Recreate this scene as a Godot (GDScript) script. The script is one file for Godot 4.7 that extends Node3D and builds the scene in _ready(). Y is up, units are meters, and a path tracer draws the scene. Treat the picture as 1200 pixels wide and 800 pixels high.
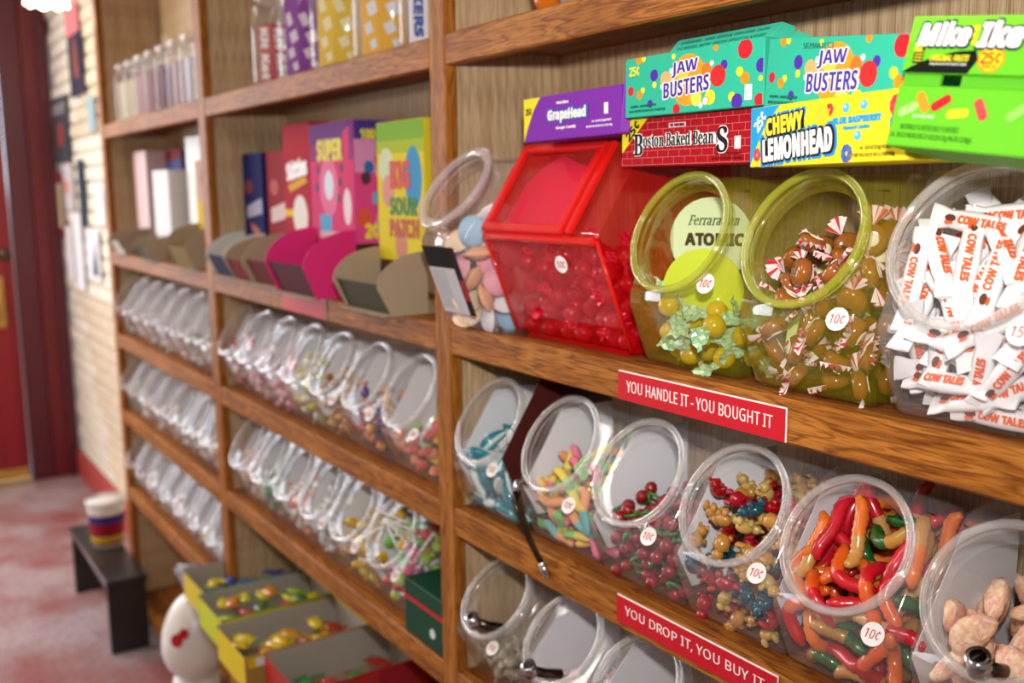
extends Node3D
# A candy shop: an oak wall shelf with slanted plastic jars, cartons of sweets, a red door at the far end.
# x runs along the shelf, y is up, z points out of the shelf; the shelf's front face lies at z = 0.

const SHELF := [1.6873, 1.2854, 1.0156, 0.7573, 0.4946, 0.115]
const RAIL_H := 0.0425
const BACK := -0.197
const POSTS := [[-3.4705, -3.4242], [-2.3885, -2.3348], [-1.269, -1.2246], [-0.158, -0.114]]
const WALL_Z := -0.205
const DOOR_X := -5.562

var M := {}
var used := {}
var rng := RandomNumberGenerator.new()
var meshes := {}
var fonts := {}

# ---------------------------------------------------------------- setting up
func _ready() -> void:
	rng.seed = 71
	var cam := Camera3D.new()
	cam.name = "camera"
	var eye := Vector3(0, 1.48, 0.70)
	var fwd := Vector3(-0.825591, -0.153637, -0.542950)
	var right := Vector3(0.550825, -0.010644, -0.834553)
	var up := Vector3(-0.122439, 0.988070, -0.093415)
	var lens := CameraAttributesPhysical.new()
	lens.frustum_focal_length = 35.04
	lens.frustum_focus_distance = 0.92
	lens.exposure_aperture = 4.3
	cam.attributes = lens
	cam.fov = 37.81
	cam.near = 0.05
	cam.far = 100.0
	add_child(cam)
	cam.transform = Transform3D(Basis(right, up, -fwd), eye)
	cam.current = true

	var env := Environment.new()
	env.background_mode = Environment.BG_SKY
	var sky := Sky.new()
	var sm := ProceduralSkyMaterial.new()
	sm.sky_top_color = Color(0.55, 0.68, 0.86)
	sm.sky_horizon_color = Color(0.85, 0.89, 0.94)
	sm.ground_bottom_color = Color(0.35, 0.34, 0.33)
	sm.ground_horizon_color = Color(0.6, 0.6, 0.6)
	sky.sky_material = sm
	env.sky = sky
	env.background_energy_multiplier = 2.5
	env.tonemap_mode = Environment.TONE_MAPPER_LINEAR
	env.tonemap_exposure = 1.16
	env.sdfgi_enabled = true
	env.ssao_enabled = true
	env.ssil_enabled = true
	var we := WorldEnvironment.new()
	we.name = "environment"
	we.environment = env
	add_child(we)

	# the flash on top of the photographer's camera
	var flash := SpotLight3D.new()
	flash.name = "camera_flash"
	flash.position = eye + Vector3(0.01, 0.135, -0.01)
	flash.spot_angle = 46.0
	flash.spot_angle_attenuation = 1.0
	flash.light_energy = 1.10
	flash.light_size = 0.022
	flash.light_color = Color(1.0, 0.985, 0.96)
	flash.shadow_enabled = true
	flash.spot_range = 12.0
	add_child(flash)
	flash.look_at_from_position(flash.position, flash.position + fwd + Vector3(0, 0.07, 0), Vector3.UP)
	# daylight entering by the shop window beside the door
	area_light("daylight_window", Vector3(DOOR_X + 0.03, 1.65, 1.75), Vector3(1, 0, 0), Vector2(1.9, 1.7), 7.0, Color(0.97, 0.975, 1.0))
	# two fluorescent panels on the ceiling of the aisle
	area_light("ceiling_panel_light", Vector3(-1.0, 2.735, 1.5), Vector3(0, -1, 0), Vector2(1.2, 0.3), 1.2, Color(1.0, 0.97, 0.92))
	area_light("ceiling_panel_light", Vector3(-3.6, 2.735, 1.5), Vector3(0, -1, 0), Vector2(1.2, 0.3), 3.6, Color(1.0, 0.97, 0.92))

	make_materials()
	make_room()
	make_shelf_unit()
	make_signs()
	make_upper_jars()
	make_middle_jars()
	make_lower_jars()
	make_far_jars()
	make_cartons()
	make_tubs()
	make_display_cartons()
	make_trays()
	make_floor_things()


func area_light(called: String, at: Vector3, towards: Vector3, size: Vector2, energy: float, color: Color) -> void:
	var l := AreaLight3D.new()
	l.name = numbered(called)
	l.area_size = size
	l.light_energy = energy
	l.light_color = color
	l.shadow_enabled = true
	l.area_range = 15.0
	add_child(l)
	l.look_at_from_position(at, at + towards, Vector3.UP if absf(towards.y) < 0.9 else Vector3.RIGHT)


func numbered(called: String) -> String:
	var k: int = used.get(called, 0)
	used[called] = k + 1
	return called if k == 0 else "%s_%03d" % [called, k]


func tag(o: Node3D, label: String, category: String, group := "") -> Node3D:
	o.set_meta("label", label)
	o.set_meta("category", category)
	if group:
		o.set_meta("group", group)
	return o


func thing(called: String, label: String, category: String, at := Vector3.ZERO, turn := 0.0, group := "") -> Node3D:
	var o := Node3D.new()
	o.name = numbered(called)
	add_child(o)
	o.position = at
	o.rotation.y = turn
	return tag(o, label, category, group)


func part(parent: Node, called: String, mesh: Mesh, m: Material, xf := Transform3D.IDENTITY) -> MeshInstance3D:
	var o := MeshInstance3D.new()
	o.name = numbered(called) if parent == self else called
	o.mesh = mesh
	o.material_override = m
	o.transform = xf
	parent.add_child(o, true)
	return o


func structure(called: String, mesh: Mesh, m: Material, at := Vector3.ZERO) -> MeshInstance3D:
	var o := part(self, called, mesh, m, Transform3D(Basis(), at))
	o.set_meta("kind", "structure")
	return o


func T(x: float, y: float, z: float) -> Transform3D:
	return Transform3D(Basis(), Vector3(x, y, z))


# ---------------------------------------------------------------- materials
func mat(color: Color, rough := 0.6, metal := 0.0) -> StandardMaterial3D:
	var m := StandardMaterial3D.new()
	m.albedo_color = color
	m.roughness = rough
	m.metallic = metal
	return m


func rgb(r: int, g: int, b: int) -> Color:
	return Color8(r, g, b)


func paint(key: String) -> StandardMaterial3D:
	# plain printed or moulded colours by hex code, shared
	if not M.has(key):
		M[key] = mat(Color.html(key), 0.55)
		M[key].metallic_specular = 0.25
	return M[key]


func vivid(key: String) -> StandardMaterial3D:
	# glossy sweets by hex code
	var k := "v" + key
	if not M.has(k):
		var m := mat(Color.html(key), 0.16)
		m.clearcoat_enabled = true
		m.clearcoat = 0.5
		m.clearcoat_roughness = 0.1
		m.backlight_enabled = true
		m.backlight = Color.html(key) * 0.5
		m.subsurf_scatter_enabled = true
		m.subsurf_scatter_strength = 0.4
		M[k] = m
	return M[k]


func pane(color: Color, alpha: float, rough := 0.06) -> StandardMaterial3D:
	var m := mat(Color(color, alpha), rough)
	m.transparency = BaseMaterial3D.TRANSPARENCY_ALPHA
	m.cull_mode = BaseMaterial3D.CULL_DISABLED
	return m


func noise_tex(seed_: int, freq: float, stops: Array, octaves := 4, size := 512, kind := FastNoiseLite.TYPE_SIMPLEX_SMOOTH) -> NoiseTexture2D:
	var n := FastNoiseLite.new()
	n.noise_type = kind
	n.seed = seed_
	n.frequency = freq
	n.fractal_octaves = octaves
	var t := NoiseTexture2D.new()
	t.width = size
	t.height = size
	t.seamless = true
	t.noise = n
	if stops:
		var g := Gradient.new()
		var offs := PackedFloat32Array()
		var cols := PackedColorArray()
		for s in stops:
			offs.append(s[0])
			cols.append(s[1])
		g.offsets = offs
		g.colors = cols
		t.color_ramp = g
	return t


func wood(tex: Texture2D, scale: Vector3, rough: float, detail: Texture2D = null, dscale := Vector3.ONE) -> StandardMaterial3D:
	var m := mat(Color.WHITE, rough)
	m.albedo_texture = tex
	m.uv1_triplanar = true
	m.uv1_world_triplanar = true
	m.uv1_scale = scale
	m.uv1_triplanar_sharpness = 8.0
	m.metallic_specular = 0.36
	if detail:
		m.detail_enabled = true
		m.detail_albedo = detail
		m.detail_blend_mode = BaseMaterial3D.BLEND_MODE_MUL
		m.detail_uv_layer = BaseMaterial3D.DETAIL_UV_2
		m.uv2_triplanar = true
		m.uv2_world_triplanar = true
		m.uv2_scale = dscale
		m.uv2_triplanar_sharpness = 8.0
	return m


func make_materials() -> void:
	var oak := noise_tex(3, 0.006, [[0.0, rgb(124, 72, 26)], [0.34, rgb(168, 106, 42)], [0.42, rgb(124, 72, 26)], [0.47, rgb(172, 110, 45)], [0.60, rgb(180, 117, 49)], [0.645, rgb(132, 78, 29)], [0.69, rgb(174, 112, 46)], [1.0, rgb(190, 127, 57)]], 3)
	var pores := noise_tex(9, 0.02, [[0.0, rgb(186, 162, 140)], [0.36, rgb(222, 208, 194)], [0.5, rgb(252, 248, 244)], [1.0, Color.WHITE]], 3)
	M.oak_x = wood(oak, Vector3(0.9, 11, 11), 0.5, pores, Vector3(2.2, 40, 40))
	M.oak_x.metallic_specular = 0.22
	M.oak_y = wood(oak, Vector3(11, 0.9, 11), 0.5, pores, Vector3(40, 2.2, 40))
	M.oak_y.metallic_specular = 0.22
	var ply := noise_tex(21, 0.012, [[0.0, rgb(184, 155, 118)], [0.4, rgb(200, 173, 136)], [0.6, rgb(207, 182, 146)], [1.0, rgb(216, 193, 160)]], 4)
	M.ply = wood(ply, Vector3(16, 0.5, 16), 0.6, pores, Vector3(50, 1.4, 50))
	M.ply_x = wood(oak, Vector3(0.7, 8, 8), 0.6, pores, Vector3(1.8, 40, 40))
	M.ply_x.albedo_color = rgb(214, 200, 184)
	M.clear = pane(Color(0.93, 0.93, 0.95), 0.07)
	M.clear.metallic_specular = 0.38
	M.clear_rim = pane(Color(0.88, 0.86, 0.85), 0.22, 0.08)
	M.lime = pane(Color(0.66, 0.62, 0.10), 0.20)
	M.lime_rim = pane(Color(0.72, 0.74, 0.20), 0.34, 0.08)
	M.red_plastic = pane(Color(0.86, 0.02, 0.05), 0.42)
	M.red_plastic.metallic_specular = 0.3
	M.red_frame = pane(Color(0.94, 0.12, 0.10), 0.74, 0.1)
	M.rosy = pane(Color(0.90, 0.84, 0.86), 0.10)
	M.rosy_rim = pane(Color(0.84, 0.76, 0.78), 0.34, 0.08)
	M.tub = pane(Color(0.93, 0.93, 0.95), 0.05, 0.12)
	M.tub.metallic_specular = 0.3
	M.film = pane(Color(0.95, 0.95, 0.95), 0.22, 0.05)
	M.paper = mat(rgb(238, 239, 243), 0.8)
	M.kraft = mat(rgb(168, 148, 122), 0.85)
	M.grey_board = mat(rgb(178, 170, 158), 0.85)
	M.sign_red = mat(rgb(196, 22, 38), 0.5)
	M.sign_red.metallic_specular = 0.3
	M.white = mat(rgb(240, 238, 235), 0.5)
	M.chrome = mat(rgb(200, 200, 205), 0.15, 1.0)
	M.steel_dark = mat(rgb(96, 84, 76), 0.25, 1.0)
	M.vc = mat(Color.WHITE, 0.18)
	M.vc.vertex_color_use_as_albedo = true
	M.vc.clearcoat_enabled = true
	M.vc.clearcoat = 0.5
	M.gummy = mat(Color.WHITE, 0.14)
	M.gummy.vertex_color_use_as_albedo = true
	M.gummy.subsurf_scatter_enabled = true
	M.gummy.subsurf_scatter_strength = 0.55
	M.gummy.clearcoat_enabled = true
	M.gummy.clearcoat = 0.6
	M.vc_matt = mat(Color.WHITE, 0.75)
	M.vc_matt.vertex_color_use_as_albedo = true
	M.vc_paper = mat(Color.WHITE, 0.35)
	M.vc_paper.vertex_color_use_as_albedo = true
	var worn := noise_tex(33, 0.007, [[0.0, rgb(146, 80, 76)], [0.26, rgb(154, 102, 100)], [0.46, rgb(160, 128, 128)], [0.62, rgb(170, 148, 150)], [1.0, rgb(184, 166, 170)]], 5)
	M.floor = wood(worn, Vector3(0.55, 0.55, 0.55), 0.38, noise_tex(35, 0.03, [[0.0, rgb(216, 206, 206)], [0.6, Color.WHITE], [1.0, Color.WHITE]], 5), Vector3(2, 2, 2))
	M.floor.metallic_specular = 0.6
	M.brick = wood(noise_tex(41, 0.02, [[0.0, rgb(222, 210, 188)], [0.5, rgb(238, 229, 210)], [1.0, rgb(246, 240, 226)]], 4), Vector3(3, 3, 3), 0.75)
	M.mortar = mat(rgb(206, 194, 172), 0.9)
	M.plaster = mat(rgb(212, 206, 196), 0.9)
	M.ceiling = mat(rgb(220, 216, 208), 0.9)
	M.door = mat(rgb(136, 18, 30), 0.42)
	M.door_frame = mat(rgb(84, 18, 32), 0.42)
	M.brass = mat(rgb(206, 168, 96), 0.3, 1.0)
	M.black = mat(rgb(40, 38, 38), 0.3)
	var f := SystemFont.new()
	f.font_names = PackedStringArray(["Droid Sans"])
	fonts.sans = f
	f = SystemFont.new()
	f.font_names = PackedStringArray(["Droid Sans"])
	f.font_weight = 700
	fonts.bold = f
	f = SystemFont.new()
	f.font_names = PackedStringArray(["Droid Serif"])
	f.font_weight = 700
	fonts.serif = f


# ---------------------------------------------------------------- mesh helpers
func begin() -> SurfaceTool:
	var st := SurfaceTool.new()
	st.begin(Mesh.PRIMITIVE_TRIANGLES)
	return st


func done(st: SurfaceTool) -> ArrayMesh:
	st.index()
	st.generate_normals()
	return st.commit()


func tri(st: SurfaceTool, a: Vector3, b: Vector3, c: Vector3, away: Vector3) -> void:
	# clockwise as seen from outside; away is any point behind the face
	if (b - a).cross(c - a).dot((a + b + c) / 3.0 - away) > 0:
		st.add_vertex(a)
		st.add_vertex(c)
		st.add_vertex(b)
	else:
		st.add_vertex(a)
		st.add_vertex(b)
		st.add_vertex(c)


func quad(st: SurfaceTool, a: Vector3, b: Vector3, c: Vector3, d: Vector3, away: Vector3) -> void:
	tri(st, a, b, c, away)
	tri(st, a, c, d, away)


func add_block(st: SurfaceTool, size: Vector3, ch: float, xf := Transform3D.IDENTITY) -> void:
	# a box with chamfered edges
	st.set_smooth_group(-1)
	var h := size / 2.0
	var e := Vector3(ch, ch, ch)
	var corner := func(s: Vector3, axis: int) -> Vector3:
		var p := (h - e) * s
		p[axis] = h[axis] * s[axis]
		return xf * p
	var mid: Vector3 = xf.origin
	var sg := [-1.0, 1.0]
	for a in 3:
		var b := (a + 1) % 3
		var c := (a + 2) % 3
		for sa in sg:
			var q := []
			for k in [[-1, -1], [1, -1], [1, 1], [-1, 1]]:
				var s := Vector3.ZERO
				s[a] = sa
				s[b] = k[0]
				s[c] = k[1]
				q.append(corner.call(s, a))
			quad(st, q[0], q[1], q[2], q[3], mid)
			if ch > 0.0:
				for sb in sg:
					var s0 := Vector3.ZERO
					s0[a] = sa
					s0[b] = sb
					s0[c] = -1
					var s1 := s0
					s1[c] = 1
					quad(st, corner.call(s0, a), corner.call(s1, a), corner.call(s1, b), corner.call(s0, b), mid)
	if ch > 0.0:
		for sx in sg:
			for sy in sg:
				for sz in sg:
					var s := Vector3(sx, sy, sz)
					tri(st, corner.call(s, 0), corner.call(s, 1), corner.call(s, 2), mid)


func block(size: Vector3, ch := 0.0015) -> ArrayMesh:
	var key := "block%s%s" % [size, ch]
	if not meshes.has(key):
		var st := begin()
		add_block(st, size, ch)
		meshes[key] = done(st)
	return meshes[key]


func add_lathe(st: SurfaceTool, profile: Array, segs: int, xf := Transform3D.IDENTITY, smooth := true) -> void:
	# profile: Vector2(radius, height) turned about y
	st.set_smooth_group(0 if smooth else -1)
	for k in segs:
		var a0 := TAU * k / segs
		var a1 := TAU * (k + 1) / segs
		var d0 := Vector3(cos(a0), 0, sin(a0))
		var d1 := Vector3(cos(a1), 0, sin(a1))
		for i in profile.size() - 1:
			var p: Vector2 = profile[i]
			var q: Vector2 = profile[i + 1]
			var v := [xf * (d0 * p.x + Vector3(0, p.y, 0)), xf * (d0 * q.x + Vector3(0, q.y, 0)), xf * (d1 * q.x + Vector3(0, q.y, 0)), xf * (d1 * p.x + Vector3(0, p.y, 0))]
			# outside of the profile is on its left when walked upwards
			if q.x > 1e-6:
				for n in [0, 1, 2]:
					st.add_vertex(v[n])
			if p.x > 1e-6:
				for n in [0, 2, 3]:
					st.add_vertex(v[n])


func lathe(profile: Array, segs := 32) -> ArrayMesh:
	var st := begin()
	add_lathe(st, profile, segs)
	return done(st)


func add_tube(st: SurfaceTool, path: Array, radii: Array, segs: int, colors := [], flat := 1.0) -> void:
	st.set_smooth_group(0)
	var n := path.size()
	var rings := []
	var side := Vector3.ZERO
	for i in n:
		var d: Vector3 = (path[mini(i + 1, n - 1)] - path[maxi(i - 1, 0)]).normalized()
		if side == Vector3.ZERO:
			side = d.cross(Vector3.UP if absf(d.y) < 0.9 else Vector3.RIGHT).normalized()
		side = (side - d * side.dot(d)).normalized()
		var other := d.cross(side)
		var ring := []
		for k in segs:
			var a := TAU * k / segs
			ring.append(path[i] + (side * cos(a) + other * sin(a) * flat) * radii[i])
		rings.append(ring)
	for i in n - 1:
		for k in segs:
			var k1 := (k + 1) % segs
			var away: Vector3 = (path[i] + path[i + 1]) / 2.0
			if colors:
				st.set_color(colors[i])
			quad(st, rings[i][k], rings[i + 1][k], rings[i + 1][k1], rings[i][k1], away)
	for e in [0, n - 1]:
		var inner: Vector3 = path[1] if e == 0 else path[n - 2]
		if colors:
			st.set_color(colors[mini(e, colors.size() - 1)])
		for k in segs:
			tri(st, path[e], rings[e][k], rings[e][(k + 1) % segs], inner)


func tube(path: Array, r: float, segs := 8) -> ArrayMesh:
	var st := begin()
	var radii := []
	for p in path:
		radii.append(r)
	add_tube(st, path, radii, segs)
	return done(st)


func add_ball(st: SurfaceTool, at: Vector3, r: Vector3, segs := 12, rings := 7, basis := Basis()) -> void:
	var prof := []
	for i in rings + 1:
		var a := PI * i / rings - PI / 2
		prof.append(Vector2(maxf(cos(a), 0.0) if i > 0 and i < rings else 0.0, sin(a)))
	add_lathe(st, prof, segs, Transform3D(basis * Basis.from_scale(r), at))


func add_plate(st: SurfaceTool, poly: PackedVector2Array, t: float, xf := Transform3D.IDENTITY) -> void:
	# a flat polygon in x, y with thickness t along z
	st.set_smooth_group(-1)
	var ids := Geometry2D.triangulate_polygon(poly)
	for s in [-1.0, 1.0]:
		for i in range(0, ids.size(), 3):
			var v := []
			for k in 3:
				var p := poly[ids[i + k]]
				v.append(xf * Vector3(p.x, p.y, s * t / 2))
			tri(st, v[0], v[1], v[2], v[0] - xf.basis.z * s)
	var n := poly.size()
	var turning := 0.0
	for i in n:
		turning += poly[i].cross(poly[(i + 1) % n])
	for i in n:
		var a := poly[i]
		var b := poly[(i + 1) % n]
		var out := Vector2(b.y - a.y, a.x - b.x).normalized() * (1.0 if turning > 0 else -1.0)
		var m := xf * Vector3((a.x + b.x) / 2 - out.x * 0.01, (a.y + b.y) / 2 - out.y * 0.01, 0)
		quad(st, xf * Vector3(a.x, a.y, -t / 2), xf * Vector3(b.x, b.y, -t / 2), xf * Vector3(b.x, b.y, t / 2), xf * Vector3(a.x, a.y, t / 2), m)


func plate(poly: Array, t: float) -> ArrayMesh:
	var st := begin()
	add_plate(st, PackedVector2Array(poly), t)
	return done(st)


func disc(r: float, t: float, segs := 24) -> ArrayMesh:
	var key := "disc%s%s" % [r, t]
	if not meshes.has(key):
		var pts := []
		for k in segs:
			pts.append(Vector2.from_angle(TAU * k / segs) * r)
		meshes[key] = plate(pts, t)
	return meshes[key]


# axes for a sheet whose flat x, y lie along world -z, y (a sheet that faces along x)
func facing_x() -> Basis:
	return Basis(Vector3(0, 0, -1), Vector3(0, 1, 0), Vector3(1, 0, 0))


func text_mesh(s: String, font: String) -> Mesh:
	# plain lettering, or heavy lettering ("_fat", "_out") thickened by repeats a little to each side
	var key := "text" + s + font
	if meshes.has(key):
		return meshes[key]
	var t := TextMesh.new()
	t.text = s
	t.font = fonts[font.trim_suffix("_fat").trim_suffix("_out")]
	t.font_size = 20
	t.pixel_size = 0.01
	t.depth = 0.01
	t.curve_step = 2.0
	if not (font.ends_with("_fat") or font.ends_with("_out")):
		meshes[key] = t
		return t
	var wide := 0.0085 if font.ends_with("_fat") else 0.020
	var st := SurfaceTool.new()
	st.begin(Mesh.PRIMITIVE_TRIANGLES)
	for k in 8:
		var d := Vector2.from_angle(TAU * (k + 0.5) / 8) * wide
		for n in t.get_surface_count():
			st.append_from(t, n, Transform3D(Basis(), Vector3(d.x, d.y, 0.0009 * k)))
	meshes[key] = st.commit()
	return meshes[key]


func lettering(parent: Node, s: String, w: float, h: float, at: Vector3, m: Material, font := "bold", basis := Basis(), depth := 0.0006, slant := 0.0) -> MeshInstance3D:
	var tm := text_mesh(s, font)
	var box := tm.get_aabb()
	var k := Vector3(w / maxf(box.size.x, 1e-4), h / maxf(box.size.y, 1e-4), depth / maxf(box.size.z, 1e-4))
	if w <= 0.0:
		k.x = k.y
	var lean := Basis(Vector3(1, 0, 0), Vector3(slant, 1, 0), Vector3(0, 0, 1))
	var b := basis * lean * Basis.from_scale(k)
	return part(parent, "lettering", tm, m, Transform3D(b, at - b * box.get_center()))


# ---------------------------------------------------------------- print for cartons and posters
func canvas(w: int, h: int, c: Color) -> Image:
	var im := Image.create(w, h, false, Image.FORMAT_RGB8)
	im.fill(c)
	return im


func dot(im: Image, x: float, y: float, r: float, c: Color, ry := -1.0) -> void:
	var v := r if ry < 0 else ry
	for row in range(maxi(0, int(y - v)), mini(im.get_height(), int(y + v) + 1)):
		var half := r * sqrt(maxf(0.0, 1.0 - pow((row - y) / v, 2)))
		im.fill_rect(Rect2i(int(x - half), row, int(2 * half), 1), c)


func wedge(im: Image, pts: Array, c: Color) -> void:
	# a filled polygon
	var poly := PackedVector2Array(pts)
	for y in im.get_height():
		var xs := []
		for i in poly.size():
			var a := poly[i]
			var b := poly[(i + 1) % poly.size()]
			if (a.y <= y) != (b.y <= y):
				xs.append(a.x + (y - a.y) / (b.y - a.y) * (b.x - a.x))
		xs.sort()
		for i in range(0, xs.size() - 1, 2):
			im.fill_rect(Rect2i(int(xs[i]), y, int(xs[i + 1] - xs[i]) + 1, 1), c)


func print_mat(im: Image, rough := 0.7) -> StandardMaterial3D:
	var m := mat(Color.WHITE, rough)
	m.albedo_texture = ImageTexture.create_from_image(im)
	m.texture_repeat = false
	m.metallic_specular = 0.18
	return m


func panel(parent: Node, called: String, w: float, h: float, m: Material, xf: Transform3D) -> MeshInstance3D:
	var q := QuadMesh.new()
	q.size = Vector2(w, h)
	return part(parent, called, q, m, xf)


# ---------------------------------------------------------------- the room
func make_room() -> void:
	structure("floor", block(Vector3(9.2, 0.1, 4.2), 0.0), M.floor, Vector3(-1.5, -0.05, 1.6))
	structure("ceiling", block(Vector3(9.2, 0.1, 4.2), 0.0), M.ceiling, Vector3(-1.5, 2.80, 1.6))
	structure("wall_front", block(Vector3(9.2, 2.9, 0.1), 0.0), M.plaster, Vector3(-1.5, 1.4, 3.60))
	structure("wall_right", block(Vector3(0.1, 2.9, 4.2), 0.0), M.plaster, Vector3(2.9, 1.4, 1.6))
	# the long wall behind the shelf: mortar with proud painted bricks where it shows
	var wall := structure("wall_back", block(Vector3(9.2, 2.9, 0.1), 0.0), M.mortar, Vector3(-1.5, 1.4, WALL_Z - 0.058))
	var bl := 0.202
	var bh := 0.066
	var rest := begin()
	var count := 0
	var bricks := [block(Vector3(bl - 0.011, bh - 0.010, 0.016), 0.004), block(Vector3(bl / 2 - 0.011, bh - 0.010, 0.016), 0.004)]
	var tones := [M.brick, wood(M.brick.albedo_texture, Vector3(2.3, 4, 3), 0.75), wood(M.brick.albedo_texture, Vector3(4, 2, 3), 0.7)]
	tones[1].albedo_color = rgb(238, 226, 214)
	tones[2].albedo_color = rgb(250, 240, 224)
	var spots := []
	for row in 42:
		var off := 0.0 if row % 2 == 0 else bl / 2
		for col in 12:
			var x: float = DOOR_X + bl / 2 + col * bl + off - bl / 2
			if x > -3.35 or x < DOOR_X + 0.05:
				continue
			spots.append(Vector3(x, 0.135 + row * bh + bh / 2, -0.205 - 0.002 * float((row * 7 + col * 3) % 3)))
	spots.sort_custom(func(a, b): return absf(a.y - 1.2) * 0.6 - a.x < absf(b.y - 1.2) * 0.6 - b.x)
	for p in spots:
		if p.y > 2.74:
			continue
		if count < 300:
			part(wall, "brick", bricks[0], tones[count % 3], Transform3D(Basis(), p - wall.position))
		else:
			add_block(rest, Vector3(bl - 0.011, bh - 0.010, 0.016), 0.004, Transform3D(Basis(), p - wall.position))
		count += 1
	if count > 300:
		var o := part(wall, "bricks", done(rest), M.brick)
		o.set_meta("kind", "stuff")
	structure("baseboard_back", block(Vector3(2.15, 0.13, 0.03), 0.006), mat(rgb(186, 74, 66), 0.5), Vector3(DOOR_X + 1.05, 0.065, WALL_Z + 0.008))
	# the end wall with the red door and the shop window beside it
	var wx := DOOR_X - 0.09
	structure("wall_door", block(Vector3(0.1, 0.9, 2.9), 0.0), M.plaster, Vector3(wx, 0.35, 2.2))
	structure("wall_door_top", block(Vector3(0.1, 0.35, 2.9), 0.0), M.plaster, Vector3(wx, 2.66, 2.2))
	structure("wall_door_side", block(Vector3(0.1, 2.0, 0.95), 0.0), M.plaster, Vector3(wx, 1.65, 3.17))
	structure("wall_door_inner", block(Vector3(0.1, 2.9, 0.12), 0.0), M.plaster, Vector3(wx, 1.4, 0.745))
	structure("wall_door_lintel", block(Vector3(0.1, 0.55, 1.0), 0.0), M.door_frame, Vector3(wx, 2.55, 0.23))
	var win := structure("window_1", block(Vector3(0.012, 1.72, 1.9), 0.001), pane(Color(0.9, 0.95, 0.95), 0.05), Vector3(wx - 0.02, 1.645, 1.75))
	for e in [-0.94, 0.0, 0.94]:
		part(win, "window_frame", block(Vector3(0.05, 1.72, 0.05), 0.004), M.door_frame, T(0, 0, e))
	# door: slab, stile mouldings, kick plate, lock, pull
	var door := structure("door_1", block(Vector3(0.045, 2.25, 0.72), 0.004), M.door, Vector3(DOOR_X - 0.03, 1.135, 0.395))
	for z in [0.08, 0.64]:
		part(door, "stile", block(Vector3(0.012, 2.25, 0.09), 0.003), M.door, T(0.026, 0, z - 0.36))
	part(door, "kick_plate", block(Vector3(0.01, 0.05, 0.70), 0.002), M.brass, T(0.028, -1.085, 0))
	part(door, "threshold", block(Vector3(0.05, 0.03, 0.72), 0.004), mat(rgb(226, 214, 170), 0.25, 1.0), T(0.055, -1.118, 0))
	var lock := part(door, "lock", lathe([Vector2(0, 0.0), Vector2(0.028, 0.0), Vector2(0.028, 0.012), Vector2(0.012, 0.02), Vector2(0, 0.02)], 20), M.steel_dark)
	lock.transform = Transform3D(Basis(Vector3(0, 0, 1), -PI / 2), Vector3(0.03, 0.035, -0.318))
	var plate_ := part(door, "pull_plate", block(Vector3(0.008, 0.26, 0.06), 0.002), M.brass, T(0.034, -0.20, -0.275))
	part(plate_, "pull_handle", tube([Vector3(0.0, -0.09, 0), Vector3(0.045, -0.075, 0), Vector3(0.05, 0, 0), Vector3(0.045, 0.075, 0), Vector3(0.0, 0.09, 0)], 0.010), M.brass)
	# door casing between slab and brick wall: stepped red boards
	var trim := structure("trim_1", block(Vector3(0.05, 2.8, 0.10), 0.004), M.door_frame, Vector3(DOOR_X, 1.4, -0.02))
	part(trim, "casing_board", block(Vector3(0.07, 2.8, 0.075), 0.004), mat(rgb(104, 16, 28), 0.45), T(-0.012, 0, -0.09))
	part(trim, "casing_edge", block(Vector3(0.09, 2.8, 0.05), 0.004), M.door_frame, T(0.0, 0, -0.15))
	# notices pinned to the brick wall
	var notices := [
		[-4.83, 2.22, 0.28, 0.13, "f08a8c", "pink paper pennant on the brick wall above the dark poster", "pennant"],
		[-4.80, 2.03, 0.30, 0.27, "3c3648", "dark poster with a standing orange figure on the brick wall", "poster"],
		[-5.29, 1.77, 0.40, 0.31, "4c4a50", "charcoal poster with a red oval mark beside the red door", "poster"],
		[-5.46, 1.41, 0.18, 0.33, "8c3038", "dark red bordered notice beside the red door frame", "notice"],
		[-5.20, 1.50, 0.24, 0.22, "d4cfd0", "pale flyer with an orange square on the brick wall", "flyer"],
		[-4.88, 1.47, 0.12, 0.30, "2c3c50", "narrow navy flyer hanging on the brick wall", "flyer"],
		[-4.55, 1.80, 0.14, 0.14, "9cb4bc", "small pale blue card on the brick wall by the shelf", "card"],
		[-4.50, 1.42, 0.16, 0.16, "eceae6", "small white card on the brick wall by the shelf", "card"],
		[-5.30, 1.18, 0.18, 0.26, "f4f2f4", "white sheet of paper on the brick wall below the red bordered notice", "paper"],
		[-5.06, 1.20, 0.20, 0.36, "f2f2f6", "tall white sheet of paper on the brick wall below the pale flyer", "paper"],
		[-4.72, 1.20, 0.26, 0.22, "eceaf2", "white sheet with a black triangle on the brick wall by the shelf", "paper"],
	]
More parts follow.
